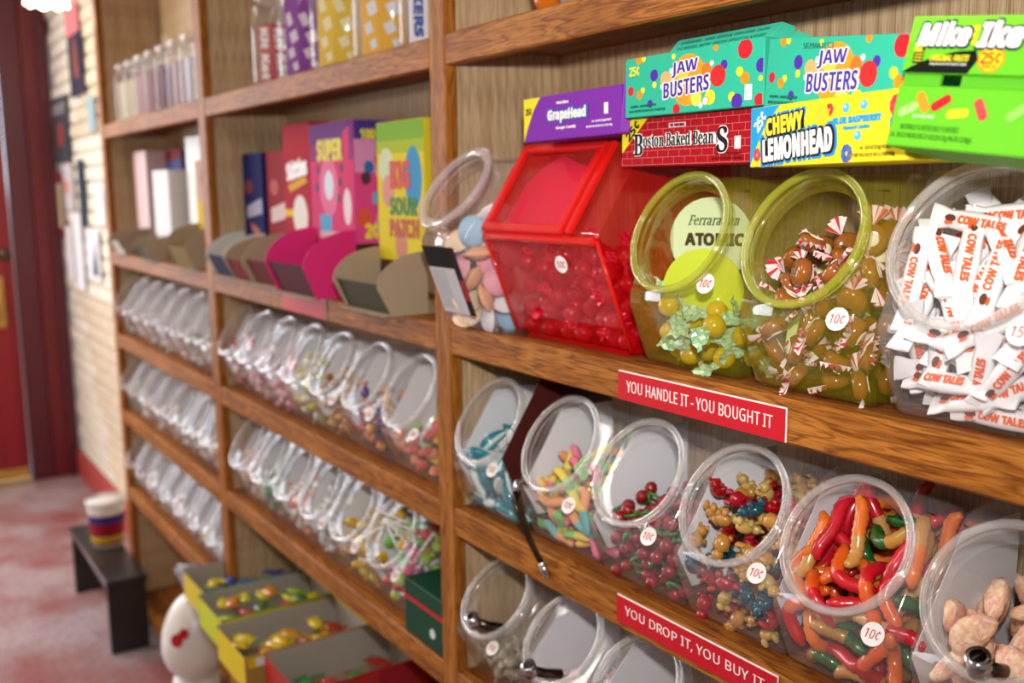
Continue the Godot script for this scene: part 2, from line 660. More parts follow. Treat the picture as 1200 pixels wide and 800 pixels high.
	for n in notices:
		var o := thing(n[6], n[5], n[6], Vector3(n[0], n[1], WALL_Z + 0.018))
		part(o, "sheet", block(Vector3(n[2], n[3], 0.003), 0.0), paint(n[4]))
		match n[4]:
			"3c3648":
				part(o, "printed_figure", plate([Vector2(-0.02, -0.07), Vector2(0.05, -0.07), Vector2(0.04, 0.02), Vector2(0.03, 0.09), Vector2(-0.01, 0.10), Vector2(-0.03, 0.02)], 0.001), paint("a8604c"), T(0, 0.01, 0.0025))
			"4c4a50":
				part(o, "printed_oval", disc(0.06, 0.001), paint("b04a44"), T(0, -0.02, 0.0025))
				part(o, "printed_band", block(Vector3(0.34, 0.05, 0.001), 0.0), paint("8c8a90"), T(0, 0.10, 0.0025))
			"8c3038":
				part(o, "printed_field", block(Vector3(0.10, 0.22, 0.001), 0.0), paint("d8cfb0"), T(0.01, 0, 0.0025))
			"d4cfd0":
				part(o, "printed_square", block(Vector3(0.09, 0.06, 0.001), 0.0), paint("e08c3c"), T(-0.02, 0.0, 0.0025))
			"eceaf2":
				part(o, "printed_triangle", plate([Vector2(-0.02, -0.09), Vector2(0.09, -0.09), Vector2(0.05, 0.06)], 0.001), paint("202024"), T(0, 0, 0.0025))
	# lit glass pendant with a frilled rim near the door
	pendant(Vector3(-4.05, 2.146, 0.034))
	# ceiling panels
	for x in [-1.0, -3.6]:
		var fx := thing("ceiling_light", "white fluorescent panel on the ceiling above the aisle", "light", Vector3(x, 2.75, 1.5), 0.0, "ceiling panels")
		part(fx, "housing", block(Vector3(1.26, 0.03, 0.36), 0.004), M.white, T(0, -0.016 + 0.016, 0))
		var em := mat(Color.WHITE, 0.6)
		em.emission_enabled = true
		em.emission = Color(1, 0.97, 0.92)
		em.emission_energy_multiplier = 1.2
		part(fx, "diffuser_lamp", block(Vector3(1.2, 0.004, 0.3), 0.0), em, T(0, -0.012, 0))


func pendant(at: Vector3) -> void:
	var o := thing("pendant_lamp", "lit white glass pendant lamp with a frilled rim near the red door", "lamp", at)
	var st := begin()
	st.set_smooth_group(0)
	var segs := 48
	var prev := []
	for i in 9:
		var t := i / 8.0
		var ring := []
		for k in segs:
			var a := TAU * k / segs
			var r := lerpf(0.075, 0.03, pow(t, 1.6))
			var y := 0.13 * t + (1.0 - t) * 0.006 * cos(a * 9.0)
			ring.append(Vector3(cos(a) * r, y, sin(a) * r))
		if prev:
			for k in segs:
				var k1 := (k + 1) % segs
				quad(st, prev[k], ring[k], ring[k1], prev[k1], Vector3(0, 0.05, 0))
		prev = ring
	var em := mat(Color(1, 0.98, 0.94), 0.4)
	em.emission_enabled = true
	em.emission = Color(1, 0.97, 0.90)
	em.emission_energy_multiplier = 2.2
	part(o, "glass_shade", done(st), em)
	part(o, "stem", tube([Vector3(0, 0.12, 0), Vector3(0, 0.545, 0)], 0.008), M.brass)
	var l := OmniLight3D.new()
	l.name = "pendant_light"
	l.light_energy = 0.10
	l.light_color = Color(1, 0.95, 0.86)
	l.light_size = 0.05
	l.omni_range = 12.0
	l.shadow_enabled = true
	o.add_child(l)
	l.position = Vector3(0, -0.03, 0)


# ---------------------------------------------------------------- the oak shelf unit
func make_shelf_unit() -> void:
	var u := thing("wall_shelf", "long oak wall shelf with open bays and face frame along the brick wall", "shelf", Vector3(-2.0, 0, 0))
	var ox := 2.0
	var top := 2.25
	for p in POSTS:
		var w: float = p[1] - p[0]
		var x: float = (p[0] + p[1]) / 2.0 + ox
		part(u, "post", block(Vector3(w, top, 0.0195), 0.0022), M.oak_y, T(x, top / 2, -0.00975))
		part(u, "side_panel", block(Vector3(w - 0.006, top, -BACK - 0.0205), 0.0), M.ply, T(x, top / 2, (BACK - 0.0205) / 2))
	for b in 3:
		var x0: float = POSTS[b][1]
		var x1: float = POSTS[b + 1][0]
		var w := x1 - x0
		var cx := (x0 + x1) / 2 + ox
		part(u, "back_panel", block(Vector3(w + 0.04, top, 0.004), 0.0), M.ply, T(cx, top / 2, BACK - 0.002))
		for s in SHELF.size():
			part(u, "face_rail", block(Vector3(w + 0.0004, RAIL_H, 0.0185), 0.0022), M.oak_x, T(cx, SHELF[s] - RAIL_H / 2, -0.00985))
			part(u, "shelf_board", block(Vector3(w + 0.005, 0.018, -BACK - 0.0195), 0.0), M.ply_x, T(cx, SHELF[s] - 0.0095, (BACK - 0.0195) / 2))
		part(u, "top_rail", block(Vector3(w + 0.0004, RAIL_H, 0.0185), 0.0022), M.oak_x, T(cx, top - RAIL_H / 2 - 0.03, -0.00985))
		part(u, "top_board", block(Vector3(w + 0.005, 0.018, -BACK - 0.0195), 0.0), M.ply_x, T(cx, top - 0.04, (BACK - 0.0195) / 2))


func make_signs() -> void:
	for s in [
		["YOU HANDLE IT - YOU BOUGHT IT", -0.7265, 1.2609, 0.241, 0.0330, "engraved red plaque reading YOU HANDLE IT YOU BOUGHT IT on the shelf rail", 0.0],
		["YOU DROP IT, YOU BUY IT", -0.7265, 0.9990, 0.241, 0.0330, "engraved red plaque reading YOU DROP IT YOU BUY IT on the lower shelf rail", 0.0],
		["", -1.7785, 1.2640, 0.213, 0.0360, "blank red plaque on the rail below the open sweet cartons", 0.0]]:
		var o := thing("rail_sign", s[5], "sign", Vector3(s[1], s[2], 0.0))
		part(o, "white_core", block(Vector3(s[3], s[4], 0.0016), 0.0005), M.white, T(0, 0, 0.0009))
		part(o, "red_face", block(Vector3(s[3] - 0.0012, s[4] - 0.0016, 0.0012), 0.0004), M.sign_red, T(-0.0004, -0.0005, 0.0021))
		if s[0]:
			lettering(o, s[0], s[3] * 0.87, 0.0125, Vector3(0.0, 0.0005, 0.00285), M.white, "sans", Basis(), 0.0004)


# ---------------------------------------------------------------- slanted jars
# A jar stands with its base at y = 0; z = 0 is the shelf's front face. Its mouth leans back.
class Jar:
	var width := 0.138
	var mouth := Vector2(0.1445, -0.02)  # y, z of the mouth's centre
	var tilt := deg_to_rad(33.0)
	var radius := 0.067
	var foot := -0.030
	var rear := -0.186
	var neck := 0.020
	func normal() -> Vector2: return Vector2(sin(tilt), cos(tilt))
	func along() -> Vector2: return Vector2(cos(tilt), -sin(tilt))
	func seat() -> Vector2: return mouth - normal() * neck
	func low() -> Vector2: return seat() - along() * (radius + 0.004)
	func high() -> Vector2: return seat() + along() * radius
	func front(y: float) -> float:
		var a := low()
		var b := high()
		if y < a.x:
			return lerpf(foot, a.y, y / a.x)
		return lerpf(a.y, b.y, clampf((y - a.x) / (b.x - a.x), 0, 1))
	func holds(p: Vector3, m: float) -> bool:
		return absf(p.x) < width / 2 - m and p.y > m * 0.8 and p.y < high().x - m * 0.5 and p.z > rear + m and p.z < front(p.y) - m * 1.15


func rounded(pts: Array, r: float, steps := 4) -> Array:
	var out := []
	var n := pts.size()
	for i in n:
		var p: Vector2 = pts[i]
		var a: Vector2 = (pts[(i + n - 1) % n] - p).normalized()
		var b: Vector2 = (pts[(i + 1) % n] - p).normalized()
		for k in steps + 1:
			var t := k / float(steps)
			var q0: Vector2 = (p + a * r).lerp(p, t)
			var q1: Vector2 = p.lerp(p + b * r, t)
			out.append(q0.lerp(q1, t))
	return out


func jar_shell(j: Jar) -> ArrayMesh:
	# profile in (z, y): base front, lip, shoulder, top rear, base rear
	var low := j.low()
	var high := j.high()
	var pts := [Vector2(j.foot, 0.0), Vector2(low.y, low.x), Vector2(high.y, high.x), Vector2(j.rear, high.x + 0.004), Vector2(j.rear, 0.0)]
	var steps := 4
	var prof := rounded(pts, 0.014, steps)
	var n := prof.size()
	var mid := Vector2((j.foot + j.rear) / 2, high.x / 2)
	var rings := []
	var bev := 0.007
	for r in [[-j.width / 2, 0.012], [-j.width / 2 + 0.002, 0.005], [-j.width / 2 + bev, 0.0], [j.width / 2 - bev, 0.0], [j.width / 2 - 0.002, 0.005], [j.width / 2, 0.012]]:
		var ring := []
		for p in prof:
			var d: Vector2 = p - mid
			var s: float = 1.0 - r[1] / 0.09
			ring.append(Vector3(r[0], mid.y + d.y * s, mid.x + d.x * s))
		rings.append(ring)
	var c3 := Vector3(0, mid.y, mid.x)
	var st := begin()
	st.set_smooth_group(0)
	var skip := 2 * (steps + 1) - 1   # the flat slope between the lip's and the shoulder's rounding
	for i in rings.size() - 1:
		for k in n:
			if i == 2 and k == skip:
				continue
			var k1 := (k + 1) % n
			quad(st, rings[i][k], rings[i + 1][k], rings[i + 1][k1], rings[i][k1], c3)
	for e in [0, rings.size() - 1]:
		var hub := Vector3(rings[e][0].x, mid.y, mid.x)
		for k in n:
			tri(st, hub, rings[e][k], rings[e][(k + 1) % n], c3)
	# the slope with its round hole
	var a: Vector3 = rings[2][skip]
	var b: Vector3 = rings[3][skip]
	var cc: Vector3 = rings[3][skip + 1]
	var dd: Vector3 = rings[2][skip + 1]
	var centre := (a + b + cc + dd) / 4.0
	var ex := Vector3(1, 0, 0)
	var ey := (dd - a).normalized()
	var hx := (b - a).length() / 2
	var hy := (dd - a).length() / 2
	var hole := minf(hx, hy) - 0.001
	var segs := 40
	for k in segs:
		var q := []
		for kk in [k, k + 1]:
			var u := Vector2.from_angle(TAU * (kk + 0.5) / segs)
			var f := minf(hx / maxf(absf(u.x), 1e-5), hy / maxf(absf(u.y), 1e-5))
			q.append(centre + (ex * u.x + ey * u.y) * hole)
			q.append(centre + ex * u.x * f + ey * u.y * f)
		quad(st, q[0], q[1], q[3], q[2], c3)
	return done(st)


func mouth_xf(j: Jar) -> Transform3D:
	var n := j.normal()
	var e := j.along()
	var y := Vector3(0, n.x, n.y)
	var x := Vector3(1, 0, 0)
	return Transform3D(Basis(x, y, x.cross(y)), Vector3(0, j.mouth.x, j.mouth.y))


func jar_neck(j: Jar) -> ArrayMesh:
	var rn := minf(j.width / 2 - 0.0085, j.radius - 0.006)
	var st := begin()
	add_lathe(st, [Vector2(rn, -j.neck), Vector2(rn, -0.004)], 56, mouth_xf(j))
	return done(st)


func jar_rim(j: Jar) -> ArrayMesh:
	var R := j.radius
	var rn := minf(j.width / 2 - 0.0085, R - 0.006)
	var st := begin()
	add_lathe(st, [Vector2(rn, -0.0055), Vector2(R - 0.0012, -0.0052), Vector2(R, -0.003), Vector2(R - 0.0008, -0.0006), Vector2(R - 0.0025, 0.0), Vector2(rn + 0.0004, 0.0), Vector2(rn - 0.0012, -0.0015), Vector2(rn - 0.0012, -0.0045), Vector2(rn, -0.0055)], 56, mouth_xf(j))
	add_lathe(st, [Vector2(rn + 0.0002, -0.0135), Vector2(rn + 0.003, -0.0125), Vector2(rn + 0.003, -0.0110), Vector2(rn + 0.0002, -0.0100)], 56, mouth_xf(j))
	return done(st)


func place_jar(j: Jar, key: String, called: String, label: String, group: String, at: Vector3, shell: Material, rim: Material, turn := 0.0) -> Node3D:
	if not meshes.has(key):
		meshes[key] = jar_shell(j)
		meshes[key + "rim"] = jar_rim(j)
		meshes[key + "neck"] = jar_neck(j)
	var o := thing(called, label, "jar", at, turn, group)
	part(o, "shell", meshes[key], shell)
	part(o, "neck", meshes[key + "neck"], shell)
	part(o, "rim", meshes[key + "rim"], rim)
	return o


func side_label(o: Node3D, j: Jar, side: float, m: Material, grow := 0.0) -> void:
	var low := j.low()
	var high := j.high()
	var in_ := Vector2(-0.012, -0.004)
	var a := Vector2(low.y - 0.016 + grow, low.x - 0.004)
	var b := Vector2(high.y - 0.004 + grow, high.x - 0.022)
	var pts := [Vector2(j.foot - 0.006, 0.028), a, b, Vector2(j.rear + 0.02, high.x - 0.022), Vector2(j.rear + 0.02, 0.028)]
	var flat := []
	for p in pts:
		flat.append(Vector2(-p.x, p.y))
	var lb := part(o, "paper_label", plate(flat, 0.0006), m)
	lb.transform = Transform3D(facing_x(), Vector3(side * (j.width / 2 + 0.0008), 0, 0))


func sticker(o: Node3D, text: String, at: Vector3, normal: Vector3, r := 0.0105, m: Material = null) -> void:
	var b := Basis.looking_at(-normal, Vector3.UP)
	var s := part(o, "price_sticker", disc(0.0105, 0.0005), M.white, Transform3D(b.scaled_local(Vector3.ONE * r / 0.0105), at))
	lettering(s, text, 0.0135, 0.0082, Vector3(0, 0, 0.0005), paint("c8202c"), "sans", Basis(), 0.0003, 0.12)


func jar_sticker(o: Node3D, j: Jar, text := "10¢", dx := 0.049, down := 0.060) -> void:
	var s := j.seat() - j.along() * down + j.normal() * 0.0015
	sticker(o, text, Vector3(dx, s.x, s.y), Vector3(0.12, sin(j.tilt), cos(j.tilt)))


# heaping sweets: each is dropped where it comes to rest lowest, leaning the heap by slope (x, rear)
func heap(j: Jar, n: int, s: float, slope := Vector2.ZERO, most := 0.2, tries := 14) -> Array:
	var done_ := []
	for i in n:
		var best := Vector3.ZERO
		var cost := 1e9
		for t in tries:
			var x := rng.randf_range(-1, 1) * (j.width / 2 - s - 0.002)
			var z := rng.randf_range(j.rear + s + 0.002, j.front(0.06) - s)
			var y := s + 0.001
			for pass_ in 2:
				y = s + 0.001
				for q in done_:
					var d2: float = (q.x - x) * (q.x - x) + (q.z - z) * (q.z - z)
					if d2 < 4 * s * s:
						y = maxf(y, q.y + sqrt(4 * s * s - d2))
				z = minf(z, j.front(y) - s * 1.15)
			var c := y - slope.x * x + slope.y * z
			if c < cost and y < most:
				cost = c
				best = Vector3(x, y, z)
		if cost < 1e8:
			done_.append(best)
	return done_


func spin() -> Basis:
	return Basis(Quaternion(rng.randfn(), rng.randfn(), rng.randfn(), rng.randfn() + 0.01).normalized())


# a turn that keeps a long sweet inside its jar
func spin_inside(j: Jar, p: Vector3, half: float, m: float) -> Basis:
	for t in 60:
		var b := spin()
		if j.holds(p + b.x * half, m) and j.holds(p - b.x * half, m):
			return b
	return Basis.from_euler(Vector3(rng.randf() * TAU, 0, 0))


func sweet(called: String, label: String, category: String, group: String, mesh: Mesh, m: Material, xf: Transform3D) -> MeshInstance3D:
	var o := part(self, called, mesh, m, xf)
	tag(o, label, category, group)
	return o


# ---------------------------------------------------------------- sweets
func lin(hex: String) -> Color:
	return Color.html(hex).srgb_to_linear()


func bear_mesh() -> ArrayMesh:
	if meshes.has("bear"):
		return meshes.bear
	var st := begin()
	add_ball(st, Vector3(0, 0, 0), Vector3(0.0085, 0.010, 0.007))
	add_ball(st, Vector3(0, 0.0125, 0.001), Vector3(0.0065, 0.0062, 0.006))
	for s in [-1.0, 1.0]:
		add_ball(st, Vector3(s * 0.0052, 0.0178, 0), Vector3(0.0026, 0.0026, 0.002), 8, 5)
		add_ball(st, Vector3(s * 0.0066, 0.0035, 0.0055), Vector3(0.003, 0.003, 0.0045), 8, 5)
		add_ball(st, Vector3(s * 0.0058, -0.0085, 0.0055), Vector3(0.0036, 0.0036, 0.0055), 8, 5)
	add_ball(st, Vector3(0, 0.0115, 0.0065), Vector3(0.0028, 0.0022, 0.002), 8, 5)
	meshes.bear = done(st)
	return meshes.bear


func worm_mesh(key: String, cols: Array, seed_: int, length := 0.075, r := 0.0055) -> ArrayMesh:
	if meshes.has(key):
		return meshes[key]
	var g := RandomNumberGenerator.new()
	g.seed = seed_
	var bend := g.randf_range(0.8, 2.4) * (1 if g.randf() > 0.5 else -1)
	var twist := g.randf_range(-0.8, 0.8)
	var path := []
	var radii := []
	var colors := []
	var n := 22
	var p := Vector3.ZERO
	var pts := []
	for i in n:
		var t := i / float(n - 1) - 0.5
		var a := bend * t + 0.5 * sin(t * 7.0)
		p += Vector3(cos(a), sin(a), twist * t * 0.6) * length / n
		pts.append(p)
	var c := Vector3.ZERO
	for q in pts:
		c += q / n
	for i in n:
		path.append(pts[i] - c)
		var e := minf(i, n - 1 - i) / 2.0
		radii.append(r * minf(1.0, 0.45 + 0.4 * e) * (1.0 + (0.09 if i % 2 == 0 else -0.06)))
		colors.append(cols[clampi(int(i * cols.size() / float(n)), 0, cols.size() - 1)])
	var st := begin()
	add_tube(st, path, radii, 9, colors)
	meshes[key] = done(st)
	return meshes[key]


func shark_mesh() -> ArrayMesh:
	if meshes.has("shark"):
		return meshes.shark
	var st := begin()
	var blue := lin("1f7d92")
	var pale := lin("e6ebe6")
	for h in [[0.0, blue], [-0.004, pale]]:
		st.set_color(h[1])
		var path := []
		var radii := []
		for i in 9:
			var t := i / 8.0
			path.append(Vector3(-0.026 + 0.052 * t, h[0] + 0.004 * sin(t * 3.0), 0))
			radii.append(0.0015 + 0.0075 * sin(PI * pow(t, 0.8)))
		add_tube(st, path, radii, 9, [], 0.8)
	st.set_color(blue)
	add_plate(st, PackedVector2Array([Vector2(-0.004, 0.006), Vector2(0.006, 0.006), Vector2(-0.005, 0.015)]), 0.004)
	add_plate(st, PackedVector2Array([Vector2(-0.024, 0.0), Vector2(-0.034, 0.010), Vector2(-0.031, 0.0), Vector2(-0.034, -0.009)]), 0.004)
	meshes.shark = done(st)
	return meshes.shark


func cherry_mesh() -> ArrayMesh:
	if meshes.has("cherry"):
		return meshes.cherry
	var st := begin()
	st.set_color(lin("8e0f1c"))
	for s in [-1.0, 1.0]:
		add_ball(st, Vector3(s * 0.0085, -0.006, 0), Vector3(0.0085, 0.0085, 0.0075))
	st.set_color(lin("2f7a2a"))
	for s in [-1.0, 1.0]:
		add_tube(st, [Vector3(s * 0.008, 0.001, 0), Vector3(s * 0.004, 0.009, 0), Vector3(0, 0.013, 0)], [0.0022, 0.002, 0.0025], 6)
	meshes.cherry = done(st)
	return meshes.cherry


func twist_mesh(key: String, c0: Color, c1: Color, size := 0.014) -> ArrayMesh:
	# a pleated fan of wrapper film, narrow at the origin and opening along +x
	if meshes.has(key):
		return meshes[key]
	var st := begin()
	st.set_smooth_group(-1)
	var n := 12
	for k in n:
		var a0 := (k / float(n) - 0.5) * 1.7
		var a1 := ((k + 1) / float(n) - 0.5) * 1.7
		var z0 := 0.0022 * (1 if k % 2 == 0 else -1)
		var p0 := Vector3(cos(a0) * size, sin(a0) * size, z0)
		var p1 := Vector3(cos(a1) * size, sin(a1) * size, -z0)
		st.set_color(c0 if k % 3 != 1 else c1)
		for v in [Vector3.ZERO, p0, p1]:
			st.add_vertex(v)
	meshes[key] = done(st)
	return meshes[key]


func caramel(at: Transform3D, label: String, group: String, r := 0.0135) -> void:
	var o := thing("wrapped_caramel", label, "candy", Vector3.ZERO, 0.0, group)
	o.transform = at
	if not meshes.has("caramel"):
		meshes.caramel = lathe([Vector2(0, -0.006), Vector2(r * 0.8, -0.006), Vector2(r, -0.003), Vector2(r, 0.003), Vector2(r * 0.8, 0.006), Vector2(r * 0.5, 0.0066), Vector2(0, 0.0066)], 20)
		meshes.cream = lathe([Vector2(0, 0.0064), Vector2(r * 0.46, 0.0066), Vector2(r * 0.40, 0.0074), Vector2(0, 0.0078)], 14)
	part(o, "caramel", meshes.caramel, vivid("9a5c24"))
	part(o, "cream_centre", meshes.cream, paint("efe2b8"))
	var tw := twist_mesh("twist_red", lin("f2e6e2"), lin("d2343c"), 0.018)
	for s in [0.0, PI]:
		part(o, "wrapper_end", tw, M.vc_paper, Transform3D(Basis(Vector3.UP, s) * Basis(Vector3.RIGHT, PI / 2 + 0.3), Vector3(cos(s) * r * 0.9, 0.001, -sin(s) * r * 0.9)))
	var band := part(o, "printed_label", block(Vector3(0.0145, 0.0007, 0.0062), 0.0), paint("f0e4e0"), T(0.001, 0.0081, 0.004))
	lettering(band, "Goetze's", 0.0125, 0.0046, Vector3(0, 0.0005, 0), paint("c0202a"), "bold", Basis(Vector3.RIGHT, -PI / 2), 0.0003)


func cow_bar(at: Transform3D, label: String, group: String) -> void:
	var o := thing("wrapped_caramel_stick", label, "candy", Vector3.ZERO, 0.0, group)
	o.transform = at
	if not meshes.has("cowbar"):
		var st := begin()
		st.set_smooth_group(0)
		var path := []
		var radii := []
		for i in 11:
			var t := i / 10.0
			path.append(Vector3(-0.044 + 0.088 * t, 0, 0))
			radii.append([0.0105, 0.0098, 0.0075, 0.0085, 0.0088, 0.009, 0.0088, 0.0085, 0.0075, 0.0098, 0.0105][i])
		var flat := [0.12, 0.15, 0.5, 0.75, 0.8, 0.8, 0.8, 0.75, 0.5, 0.15, 0.12]
		var rings := []
		for i in 11:
			var ring := []
			for k in 10:
				var a := TAU * k / 10
				ring.append(path[i] + Vector3(0, cos(a) * radii[i], sin(a) * radii[i] * flat[i]))
			rings.append(ring)
		for i in 10:
			for k in 10:
				quad(st, rings[i][k], rings[i + 1][k], rings[i + 1][(k + 1) % 10], rings[i][(k + 1) % 10], (path[i] + path[i + 1]) / 2)
		meshes.cowbar = done(st)
	part(o, "wrapper", meshes.cowbar, mat_white_film())
	lettering(o, "COW TALES", 0.040, 0.0068, Vector3(0.004, 0.001, 0.0076), paint("e4622c"), "bold_fat", Basis(), 0.0006, 0.1)
	part(o, "printed_mark", disc(0.0035, 0.0006), paint("6a3428"), Transform3D(Basis.from_scale(Vector3(1.3, 0.8, 1)), Vector3(-0.023, 0.001, 0.0072)))
	part(o, "printed_mark", disc(0.003, 0.0006), paint("e4622c"), Transform3D(Basis.from_scale(Vector3(1.2, 0.45, 1)), Vector3(-0.024, -0.0026, 0.0072)))


func mat_white_film() -> Material:
	if not M.has("white_film"):
		M.white_film = mat(rgb(238, 236, 238), 0.3)
	return M.white_film


func lemon_drop(at: Transform3D, label: String, group: String) -> void:
	var o := thing("wrapped_lemon_ball", label, "candy", Vector3.ZERO, 0.0, group)
	o.transform = at
	if not meshes.has("ball12"):
		var st := begin()
		add_ball(st, Vector3.ZERO, Vector3.ONE * 0.012)
		meshes.ball12 = done(st)
	part(o, "candy_ball", meshes.ball12, vivid("d8b820"))
	for k in 2:
		var sheet := crumple("crumple%d" % (rng.randi() % 4), lin("9cc8a0"), lin("cfe0b0"))
		part(o, "film_wrapper", sheet, vc_film(), Transform3D(Basis(Vector3.UP, PI * k) * Basis(Vector3.RIGHT, rng.randf() * TAU), Vector3(0.006 * (1 if k == 0 else -1), 0.002, 0)))


func vc_film() -> Material:
	if not M.has("vc_film"):
		var m := mat(Color.WHITE, 0.25)
		m.vertex_color_use_as_albedo = true
		M.vc_film = m
	return M.vc_film


func crumple(key: String, c0: Color, c1: Color, size := 0.026) -> ArrayMesh:
	if meshes.has(key):
		return meshes[key]
	var g := RandomNumberGenerator.new()
	g.seed = hash(key)
	var n := 6
	var v := []
	for i in n + 1:
		var row := []
		for k in n + 1:
			row.append(Vector3(i / float(n) * size * 1.1, (k / float(n) - 0.5) * size * (0.35 + 0.65 * i / n), g.randf_range(-1, 1) * 0.0035))
		v.append(row)
	var st := begin()
	st.set_smooth_group(-1)
	for i in n:
		for k in n:
			st.set_color(c0 if (i + k) % 3 else c1)
			for q in [v[i][k], v[i + 1][k], v[i + 1][k + 1], v[i][k], v[i + 1][k + 1], v[i][k + 1]]:
				st.add_vertex(q)
	meshes[key] = done(st)
	return meshes[key]


func saucer_mesh() -> ArrayMesh:
	if not meshes.has("saucer"):
		meshes.saucer = lathe([Vector2(0, -0.009), Vector2(0.010, -0.008), Vector2(0.0165, -0.0035), Vector2(0.0215, -0.001), Vector2(0.0215, 0.001), Vector2(0.0165, 0.0035), Vector2(0.010, 0.008), Vector2(0, 0.009)], 24)
	return meshes.saucer


func slice_mesh() -> ArrayMesh:
	# a sugared peach slice: a lumpy half-moon with grainy rose, peach and cream patches
	if meshes.has("slice"):
		return meshes.slice
	var st := begin()
	st.set_smooth_group(0)
	var g := RandomNumberGenerator.new()
	g.seed = 12
	var v := []
	for i in 17:
		var la := PI * i / 16.0 - PI / 2
		var row := []
		for k in 30:
			var lo := TAU * k / 30
			var y := cos(la) * sin(lo) * 0.020
			var f := g.randf_range(0.93, 1.06)
			row.append(Vector3(cos(la) * cos(lo) * 0.022 * f, (y if y > 0 else y * 0.35) * f, sin(la) * 0.0075 * f))
		v.append(row)
	var tints := [lin("f8c49c"), lin("fad0a8"), lin("f6b4a8"), lin("fce0c4")]
	for i in 16:
		for k in 30:
			st.set_color(tints[g.randi() % 4])
			quad(st, v[i][k], v[i + 1][k], v[i + 1][(k + 1) % 30], v[i][(k + 1) % 30], Vector3.ZERO)
	meshes.slice = done(st)
	return meshes.slice


func cube_sweet() -> ArrayMesh:
	return block(Vector3(0.020, 0.012, 0.016), 0.003)


func toffee_mesh(key: String, hex: String, tail: String) -> ArrayMesh:
	# a twist-wrapped boiled sweet in one mesh
	if meshes.has(key):
		return meshes[key]
	var st := begin()
	st.set_color(lin(hex))
	add_ball(st, Vector3.ZERO, Vector3(0.011, 0.008, 0.008), 10, 6)
	for s in [-1.0, 1.0]:
		st.set_color(lin(tail))
		add_tube(st, [Vector3(s * 0.009, 0, 0), Vector3(s * 0.012, 0, 0), Vector3(s * 0.018, 0.001, 0)], [0.004, 0.0025, 0.0075], 7, [], 0.35)
	meshes[key] = done(st)
	return meshes[key]


func lollipop(at: Transform3D, hex: String, label: String, group: String) -> void:
	var o := thing("lollipop", label, "candy", Vector3.ZERO, 0.0, group)
	o.transform = at
	if not meshes.has("pop"):
		var st := begin()
		add_ball(st, Vector3.ZERO, Vector3(0.011, 0.0105, 0.011), 10, 6)
		add_tube(st, [Vector3(0, 0.008, 0), Vector3(0, 0.012, 0), Vector3(0.001, 0.019, 0)], [0.006, 0.004, 0.008], 8)
		meshes.pop = done(st)
		meshes.stick = tube([Vector3(0, 0.008, 0), Vector3(0, 0.078, 0)], 0.0021, 6)
	part(o, "wrapped_head", meshes.pop, vivid(hex))
	part(o, "stick", meshes.stick, M.white)


